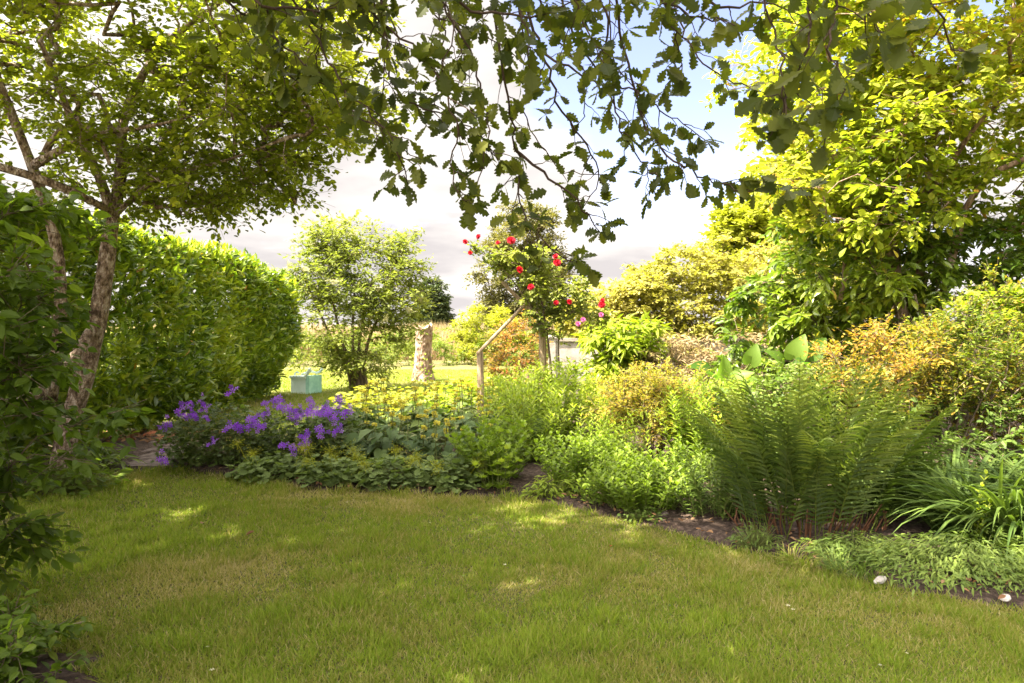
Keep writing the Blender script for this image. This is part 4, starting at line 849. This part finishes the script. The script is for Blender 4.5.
herb('tall_phlox', 'sunny leafy stems right of the golden shrub', (2.2, 8.3, .04), 70, .85, .5, 'lime', 134, LANCE, .10, .035, lean=.15, tadd=-.05)
# mounds of leaves on stalks
def mound(name, label, b, rx, ry, h, n, leafm, seed, leaf=SCAL, size=.07, cat='plant', group=None, lower=.0, tadd=0., flowers=None, fname='flower_cluster', stalk=True, jit=.35, tn=3.):
    rng = np.random.default_rng(seed); root = thing(name, label, cat, tuple(b), group)
    d = rdir(n, rng); d[:, 2] = np.abs(d[:, 2])+.12; d = nrm(d); k = rng.uniform(.45, 1.05, n)*(.8+.4*vnoise(d*2, 1.5, seed))
    p = np.array(b)+d*k[:, None]*np.array([rx, ry, h]); p[:, 2] = np.maximum(p[:, 2], b[2]+.015+lower)
    a = np.arctan2(d[:, 1], d[:, 0])+rng.normal(size=n)*.6; D = np.stack([np.cos(a), np.sin(a), rng.normal(size=n)*.3-.1], 1)
    Nn = d*.7+np.array([0, 0, .9])+rng.normal(size=(n, 3))*jit
    mb = MB(); mb.scatter(leaf, p, D, Nn, size*rng.uniform(.55, 1.25, n), np.clip(.2+.5*vnoise(p, tn, 4)+tadd+rng.normal(size=n)*.13, 0, 1)); mb.build('foliage', M[leafm], root)
    if stalk:
        st = MB(); q = rng.choice(n, min(n, 260), replace=False); o = np.array(b)+(p[q]-np.array(b))*[.25, .25, 0]; v = p[q]-o; L_ = np.linalg.norm(v, axis=1)
        st.scatter(TWIG, o, v, rdir(len(q), rng), np.stack([np.full(len(q), .005), L_, np.full(len(q), .005)], 1), rng.random(len(q))); st.build('stalks', M['stem'], root)
    return root
# lady's mantle along the edge
for k, (px, py, rx, lab) in enumerate([(275, 484, .42, 'round scalloped leaves under the violet flowers, nearest the path end of the bed'), (335, 488, .42, 'round scalloped leaves below the middle of the violet flowers'), (392, 491, .42, 'round scalloped leaves with lime flowers in front of the big felted leaves'), (448, 493, .36, 'small mound of scalloped leaves just left of the cut leaved plant')]):
    b = gp(px, py, .02, .2); r = mound('ladys_mantle', lab, b, rx, .34, .24, 520, 'mantle', 140+k, SCAL, .075, group='low mantle plants edging the lawn')
    rng = np.random.default_rng(150+k)
    for j in range([3, 5, 4, 3][k]):
        m = 70; c = np.array(b)+[rng.uniform(-rx, rx)*.9, rng.uniform(-.3, .05), rng.uniform(.22, .36)]; q = c+rng.normal(size=(m, 3))*[.045, .03, .04]; fm = MB()
        fm.scatter(PETALS, q, rdir(m, rng), np.array([0, -.3, 1])+rng.normal(size=(m, 3))*.3, np.full(m, .012), rng.random(m)); fm.scatter(TWIG, np.tile(c, (m, 1)), q-c, rdir(m, rng), np.stack([np.full(m, .002), np.linalg.norm(q-c, axis=1), np.full(m, .002)], 1), .1); fm.tube([(c[0]*.5+b[0]*.5, c[1]*.5+b[1]*.5, .03), c], .0018, 4); fm.build('flower_spray', M['lpet'], r)
# geraniums
def geranium(b, rx, ry, h, n, seed, lab, flowers):
    r = mound('violet_geranium', lab, b, rx, ry, h, n, 'geran', seed, CUT, .07, group='violet geraniums', jit=.5, tn=2.5); rng = np.random.default_rng(seed)
    protos = []
    for v in range(3):
        fm = MB(); m = 7+2*v; q = rng.normal(size=(m, 3))*[.034, .024, .028]
        fm.scatter(PETALS, q, rdir(m, rng)*[1, .3, 1], np.array([.1, -.8, .6])+rng.normal(size=(m, 3))*.4, rng.uniform(.045, .058, m), rng.random(m))
        for j in range(m): fm.tube([q[j], q[j]*.4-[0, 0, .1]], .0012, 3, mat=1, cap=False)
        protos.append(fm)
    first = {}
    for i, (px, py, Y) in enumerate(flowers):
        v = i % 3; q = P(px, py, Y)
        if v not in first: o = protos[v].build('flower_cluster', [M['violet'], M['stem']]); first[v] = o
        else: o = first[v].copy(); C.objects.link(o)
        o.parent = r; o.location = Vector(q)-Vector(b); s = rng.uniform(.75, 1.15); o.scale = (s, s, s); o.rotation_euler = (0, 0, rng.uniform(-.6, .6))
    return r
geranium((-3.05, 7.75, .03), .68, .48, .64, 2100, 161, 'bushy geranium with violet flowers at the path end of the bed', [(180, 409, 7.6), (190, 408, 7.6), (196, 415, 7.5), (203, 409, 7.7), (201, 402, 7.8), (192, 403, 7.8), (230, 392, 7.8), (168, 423, 7.5), (164, 427, 7.4), (211, 443, 7.15), (163, 459, 7.1), (240, 426, 7.4), (228, 428, 7.4), (206, 417, 7.4), (186, 415, 7.6)])
geranium((-2.05, 7.75, .03), .80, .46, .60, 2300, 162, 'wide geranium clump thick with violet flowers in front of the back lawn', [(253, 420, 7.3), (257, 427, 7.3), (249, 425, 7.3), (266, 404, 7.7), (275, 403, 7.8), (264, 413, 7.6), (282, 408, 7.6), (279, 402, 7.8), (296, 410, 7.6), (301, 416, 7.5), (296, 420, 7.5), (308, 409, 7.7), (313, 414, 7.5), (310, 402, 7.8), (323, 406, 7.7), (328, 415, 7.5), (334, 420, 7.4), (335, 430, 7.3), (331, 411, 7.6), (320, 432, 7.2), (305, 435, 7.2), (284, 446, 7.1), (293, 450, 7.05), (305, 443, 7.1), (320, 414, 7.4), (289, 412, 7.5), (345, 411, 7.6), (263, 427, 7.3), (339, 402, 7.8)])
# phlomis
def phlomis(b, r, nst, seed, lab, h=.8, nb=70, tadd=0.):
    rng = np.random.default_rng(seed); root = thing('yellow_phlomis', lab, 'plant', tuple(b), 'yellow whorled phlomis plants'); mb = MB(); st = MB()
    for i in range(nb):
        a = rng.uniform(0, 6.283); q = rng.random()**.5*r; p0 = np.array(b)+[q*math.cos(a)*.4, q*math.sin(a)*.4, 0]; p1 = np.array(b)+[q*math.cos(a)*1.1, q*math.sin(a)*.9, rng.uniform(.08, .42)]
        st.tube([p0, (p0+p1)/2+[0, 0, .05], p1], [.004, .003, .003], 4, cap=False)
        mb.scatter(HEART, p1[None], np.array([[math.cos(a), math.sin(a), rng.uniform(-.5, .2)]]), np.array([[math.cos(a)*.3, math.sin(a)*.3-.2, 1]])+rng.normal(size=(1, 3))*.25, np.array([rng.uniform(.15, .25)]), np.clip(rng.normal(.4+tadd, .18), 0, 1))
    st.build('stalks', M['stem'], root); mb.build('foliage', M['phlomis'], root)
    stem = MB(); hd = MB()
    def whorl(z, s):
        m = 46; a = rng.uniform(0, 6.283, m); d = np.stack([np.cos(a), np.sin(a), rng.uniform(-.5, .9, m)], 1); hd.scatter(SMALL, np.array([[0, 0, z]])+nrm(d)*.008, d, rdir(m, rng), np.stack([np.full(m, .03), np.full(m, s), np.full(m, .02)], 1), rng.random(m))
    stem.tube([(0, 0, -.6), (.01, 0, -.3), (0, 0, 0)], .0035, 5, cap=False)
    for z, s in ((-.13, .09), (-.3, .12), (-.02, .05)):
        for k in range(2):
            a = z*9+k*math.pi; stem.scatter(LANCE, np.array([[0, 0, z-.01]]), np.array([[math.cos(a), math.sin(a), .15]]), np.array([[0, 0, 1.]]), np.array([[s*1.8, s, s]]), .6)
    whorl(0, .028)
    so = stem.build('flower_stem', M['stem']); ho = hd.build('flower_whorl', M['ypet'], None); ho.parent = so; h2 = ho.copy(); C.objects.link(h2); h2.parent = so; h2.location = (0, 0, -.12)
    for i in range(nst):
        s_ = so if i == 0 else so.copy()
        if i:
            C.objects.link(s_)
            for hh in ((ho, h2) if i % 2 else (ho,)): h_ = hh.copy(); C.objects.link(h_); h_.parent = s_
        a = rng.uniform(0, 6.283); q = rng.random()**.5*r; s_.parent = root; s_.location = (q*math.cos(a), q*math.sin(a), h*rng.uniform(.72, 1.05)); s_.rotation_euler = (rng.normal()*.09, rng.normal()*.09, rng.uniform(0, 6.28)); f = rng.uniform(.8, 1.15); s_.scale = (f, f, f)
ph = [((-1.25, 7.75, .03), .42, 14, .62, 'phlomis with big felted leaves right beside the violet geraniums', -.05), ((-.62, 7.65, .03), .42, 13, .60, 'phlomis with broad grey green leaves behind the edging mantle plants', -.05), ((-1.5, 8.7, .03), .45, 14, .78, 'phlomis at the back left of the bed close to the elder bush in view', .1), ((-.75, 8.9, .03), .5, 15, .76, 'phlomis in the middle of the sunny drift below the tall stump', .15), ((-.1, 8.3, .03), .4, 12, .66, 'rightmost front phlomis beside the bright leafy stems', .05), ((-1.1, 9.9, .03), .6, 16, .74, 'sunlit phlomis at the far back of the bed on the left', .25), ((-.1, 10.1, .03), .6, 16, .72, 'sunlit phlomis at the far back below the sloping rail', .25)]
for k, (b, r, n, h, lab, ta) in enumerate(ph): phlomis(b, r, n, 170+k, lab, h, 60, ta)
mound('bright_groundcover', 'sunlit yellow green leafy mound in front of the short post', (-.5, 10.9, .03), 1.1, .6, .68, 2000, 'lime', 181, SCAL, .09, tadd=.1)
mound('bright_groundcover', 'sunlit pale leafy mound at the back edge of the bed below the elder', (-1.9, 10.9, .03), .9, .55, .55, 1300, 'yellow', 182, SCAL, .09, tadd=.1)
mound('hosta', 'pale broad leaved plant just behind the violet flowers near the mint seat', (-2.3, 9.3, .03), .4, .35, .4, 90, 'big', 183, HEART, .2, tadd=.2)
# big leaved plants
def bigleaf(b, leaves, seed, lab, mat='big'):
    rng = np.random.default_rng(seed); root = thing('big_leaved_plant', lab, 'plant', tuple(b), 'plants with very large pale leaves')
    for k in range(24):
        l0 = leaves[k % len(leaves)]; leaves = leaves+[(l0[0]+rng.uniform(-22, 22), l0[1]+rng.uniform(8, 34), l0[2]+rng.uniform(-.3, .2), rng.uniform(.14, .25), rng.uniform(-1, 1), rng.uniform(-.3, .7), rng.random())]
    for (px, py, Y, s, ax, az_, tn) in leaves:
        q = P(px, py, Y); mb = MB(); d = np.array([ax, -.35, az_]); s *= .68; mb.scatter(BIGLEAF, q[None]-d*s*.3, d[None], np.array([[rng.normal()*.5, -.35-.5*rng.random(), .9]]), np.array([s]), tn); mb.build('leaf', M[mat], root, smooth=True)
        st = MB(); st.tube([np.array(b), (np.array(b)+q)/2+[.03, 0, .05], q-d*s*.3], [.014, .01, .007], 6); st.build('leaf_stalk', M['stem'], root)
bigleaf((1.95, 8.4, .04), [(706, 372, 8.0, .42, -.6, .5, .15), (722, 372, 8.1, .36, .3, .9, .8), (693, 392, 7.9, .34, -.8, -.1, .6), (738, 380, 8.0, .34, .5, .6, .9), (708, 398, 7.9, .34, .1, .2, .5), (728, 400, 7.9, .3, .6, .1, .7), (752, 358, 8.1, .32, .2, .9, .8)], 191, 'plant with large pale green leaves left behind the fern')
bigleaf((2.7, 8.0, .04), [(778, 362, 7.6, .34, -.4, .7, .6), (797, 352, 7.6, .38, .2, .9, .9), (815, 350, 7.6, .34, .6, .8, .5), (790, 378, 7.5, .36, -.5, .1, .5), (812, 375, 7.5, .34, .5, .2, .8), (760, 385, 7.6, .32, -.6, .4, .9), (830, 372, 7.6, .3, .9, .5, .6)], 192, 'plant with large pale green leaves directly behind the top of the fern')
# front right ground plants
mound('small_leaved_groundcover', 'low mat of small leaves in front of the strappy clump', (2.75, 4.38, .02), .68, .42, .24, 4200, 'low', 195, LANCE, .05, jit=.6, tadd=.05, tn=5)
mound('small_leaved_groundcover', 'low mat of small leaves cut by the right edge of the view', (3.4, 4.14, .02), .60, .40, .24, 3000, 'low', 196, LANCE, .05, jit=.6, tadd=.05, tn=5)
mound('small_leaved_groundcover', 'low leafy mat nearest the white stone beside the fern foot', (2.18, 4.66, .02), .34, .26, .16, 1500, 'low', 197, LANCE, .05, jit=.6, tadd=.1, tn=5)
herb('yellow_leaved_sprig', 'single slender stem with yellow green leaves in front of the strappy leaves', (2.95, 4.72, .03), 3, .6, .05, 'lime', 198, ROUNDISH, .05, .035)
mound('shade_plant', 'low dark leaves under the hedge beside the path', (-4.35, 7.6, .02), .45, .3, .3, 160, 'near', 199, LANCE, .16, jit=.4)
mound('shade_plant', 'dark leaves at the foot of the lichen barked tree', (-3.95, 6.6, .02), .5, .4, .36, 260, 'near', 200, OVATE, .1, jit=.4)

# ---------------------------------------------------------------- stones, fallen leaves, small bits
def stone(b, s, seed, lab, name='white_stone', mat='stone', grp=None):
    rng = np.random.default_rng(seed); import bmesh
    bm = bmesh.new(); bmesh.ops.create_icosphere(bm, subdivisions=3, radius=1)
    for v in bm.verts:
        c = np.array(v.co); k = 1+.35*(vnoise(c[None], 1.6, seed)[0]-.5)+.12*(vnoise(c[None], 5, seed)[0]-.5); v.co = Vector((c[0]*s[0]*k, c[1]*s[1]*k, c[2]*s[2]*k))
    me = bpy.data.meshes.new(name); bm.to_mesh(me); bm.free(); me.materials.append(M[mat]); o = bpy.data.objects.new(name, me); C.objects.link(o); o.location = b; o.rotation_euler = (.15, -.25, .5); return tag(o, lab, 'stone', grp)
stone(tuple(G(880, 588)+[0, 0, .045]), (.045, .022, .016), 1, 'small white stone on the lawn edge in front of the fern', grp='white stones on the lawn')
stone(tuple(G(1005, 606)+[0, 0, .045]), (.036, .026, .014), 2, 'small white stone near the right edge of the view', grp='white stones on the lawn')
stone(tuple(G(664, 524)+[0, .1, .04]), (.06, .045, .035), 3, 'grey stone lying in the bed beside the largest sedum', 'grey_stone', 'path')
stone(gp(108, 447, .03, .9), (.09, .05, .04), 4, 'terracotta edging piece left of the path under the hedge', 'edging_stone', 'terra')
stone(gp(150, 438, .03, .1), (.10, .05, .04), 5, 'terracotta edging piece nearest the violet geranium', 'edging_stone', 'terra')
stone(gp(163, 441, .03, 0), (.07, .05, .035), 6, 'small terracotta chip beside the path under the geranium', 'edging_stone', 'terra')
rng = np.random.default_rng(301)
for k, (px, py, s, lab) in enumerate([(203, 527, .06, 'curled brown fallen leaf on the lawn below the geranium'), (40, 548, .07, 'rusty fallen leaf on the grass under the left shrub'), (610, 551, .035, 'small red petal lying on the lawn in the middle right'), (541, 500, .09, 'curled pale brown leaf on the soil edge mid border'), (246, 540, .05, 'dark fallen leaf on the left part of the lawn'), (800, 180, 0, '')]):
    if not s: continue
    mb = MB(); b = G(px, py)+[0, 0, .035]; m = 1; tv, tf = leaf_shape([(0, 0), (.2, .2), (.45, .26), (.75, .17), (1, 0)], .5, -.35)
    mb.scatter((tv, tf), b[None], rdir(1, rng)*[1, 1, .2], np.array([[.2, -.3, 1]]), np.array([s*1.2]), rng.random()); tag(mb.build('fallen_leaf', M['redpet'] if 'petal' in lab else M['dry'], origin=b, smooth=True), lab, 'leaf', 'fallen leaves')
mb = MB(); n = 500; a = np.stack([rng.uniform(-5.6, -3.5, n), rng.uniform(8.8, 10.2, n), np.full(n, .05)], 1); a = a[a[:, 1] > 9.4-.3*rng.random(n)]; n = len(a)
mb.scatter(OVATE, a, rdir(n, rng)*[1, 1, .3], np.array([0, 0, 1])+rng.normal(size=(n, 3))*.3, rng.uniform(.05, .11, n), rng.random(n)); tag(mb.build('leaf_litter', M['dry']), 'rusty leaf litter along the foot of the hedge behind the path', 'leaf litter', kind='stuff')
mb = MB(); n = 420; x = rng.uniform(-3.3, 4.2, n); y = edge_y(x)+rng.uniform(.02, .8, n)**1.5; a = np.stack([x, y, np.full(n, .075)], 1)
mb.scatter(OVATE, a, rdir(n, rng)*[1, 1, .3], np.array([0, 0, 1])+rng.normal(size=(n, 3))*.3, rng.uniform(.02, .05, n), rng.random(n)); tag(mb.build('bed_litter', M['dry']), 'small dry leaves and bits scattered on the bare soil of the bed', 'leaf litter', kind='stuff')
dm = MB(); dm.scatter(PETALS, np.array([[0, 0, 0]]), np.array([[0, 1., 0]]), np.array([[0, -.3, 1.]]), np.array([.016]), .8); first = None
for (px, py) in [(788, 613), (793, 617), (880, 674), (596, 538), (170, 520), (225, 510), (330, 512), (505, 571), (430, 528), (208, 655), (500, 506), (405, 506), (907, 662), (262, 510), (347, 507), (700, 560), (212, 679)]:
    if first is None: o = dm.build('daisy', M['cream']); first = o
    else: o = first.copy(); C.objects.link(o)
    o.location = G(px, py)+[0, 0, .04]; s = rng.uniform(.7, 1.5); o.scale = (s, s, s); tag(o, 'tiny white daisy head in the mown lawn', 'daisy', 'daisies in the lawn')

mound('bushy_perennial', 'green leafy mound behind the left violet geranium', (-2.75, 8.5, .03), .5, .35, .5, 700, 'herb', 401, LANCE, .09, jit=.5)
mound('bushy_perennial', 'green leafy mound behind the wide violet geranium clump', (-1.95, 8.6, .03), .5, .4, .52, 700, 'phlomis', 402, HEART, .14, jit=.5, tadd=.1)

shrub('evergreen_shrub', 'dark leafy bush filling the bed between the fern top and orange shrub', 'shrub', (2.75, 7.0, 0), [((2.75, 7.0, .6), (.75, .45, .55), 90)], 8, .2, 'low', 411, r0=.008, twigs=7, per=8, leaf=ROUNDISH, size=.05, tadd=-.05)
shrub('leafy_shrub', 'mid green bush below the big pale leaves behind the fern', 'shrub', (2.2, 7.4, 0), [((2.15, 7.5, .5), (.55, .4, .45), 60)], 8, .2, 'herb', 413, r0=.008, twigs=7, per=8, leaf=LANCE, size=.08, tadd=-.1)

for k, (x, dy, rx, h, n, m_, lf_, sz, lab) in enumerate([
    (.30, .22, .22, .2, 260, 'herb', LANCE, .07, 'small soft green plant at the lawn edge right of the open soil'),
    (1.62, .18, .2, .16, 260, 'low', LANCE, .045, 'little leafy plant on the soil just left of the fern foot'),
    (1.0, .16, .16, .12, 160, 'low', ROUNDISH, .035, 'tiny low plant at the lawn edge in front of the largest sedum'),
    (.55, .5, .2, .22, 200, 'herb', LANCE, .08, 'small pale green plant on the bare soil in front of the bright leafy stems')]):
    mound('small_bed_plant', lab, (x, float(edge_y(x))+dy, .02), rx, rx*.8, h, n, m_, 420+k, lf_, sz, jit=.6)

for k, (x, y, h, m_, sz, lab) in enumerate([
    (4.75, 5.3, .5, 'herb', .1, 'leafy green plant beyond the right edge beside the strappy clumps'), (5.1, 6.4, .6, 'low', .08, 'low bush beyond the right edge beside the orange tipped shrub'),
    (4.5, 4.3, .3, 'low', .06, 'low leafy mat beyond the right edge at the lawn corner'), (6.1, 7.6, .7, 'herb', .1, 'leafy plant at the far right end of the bed')]):
    mound('border_plant', lab, (x, y, .03), .6, .5, h, 1100, m_, 440+k, LANCE, sz, jit=.6)
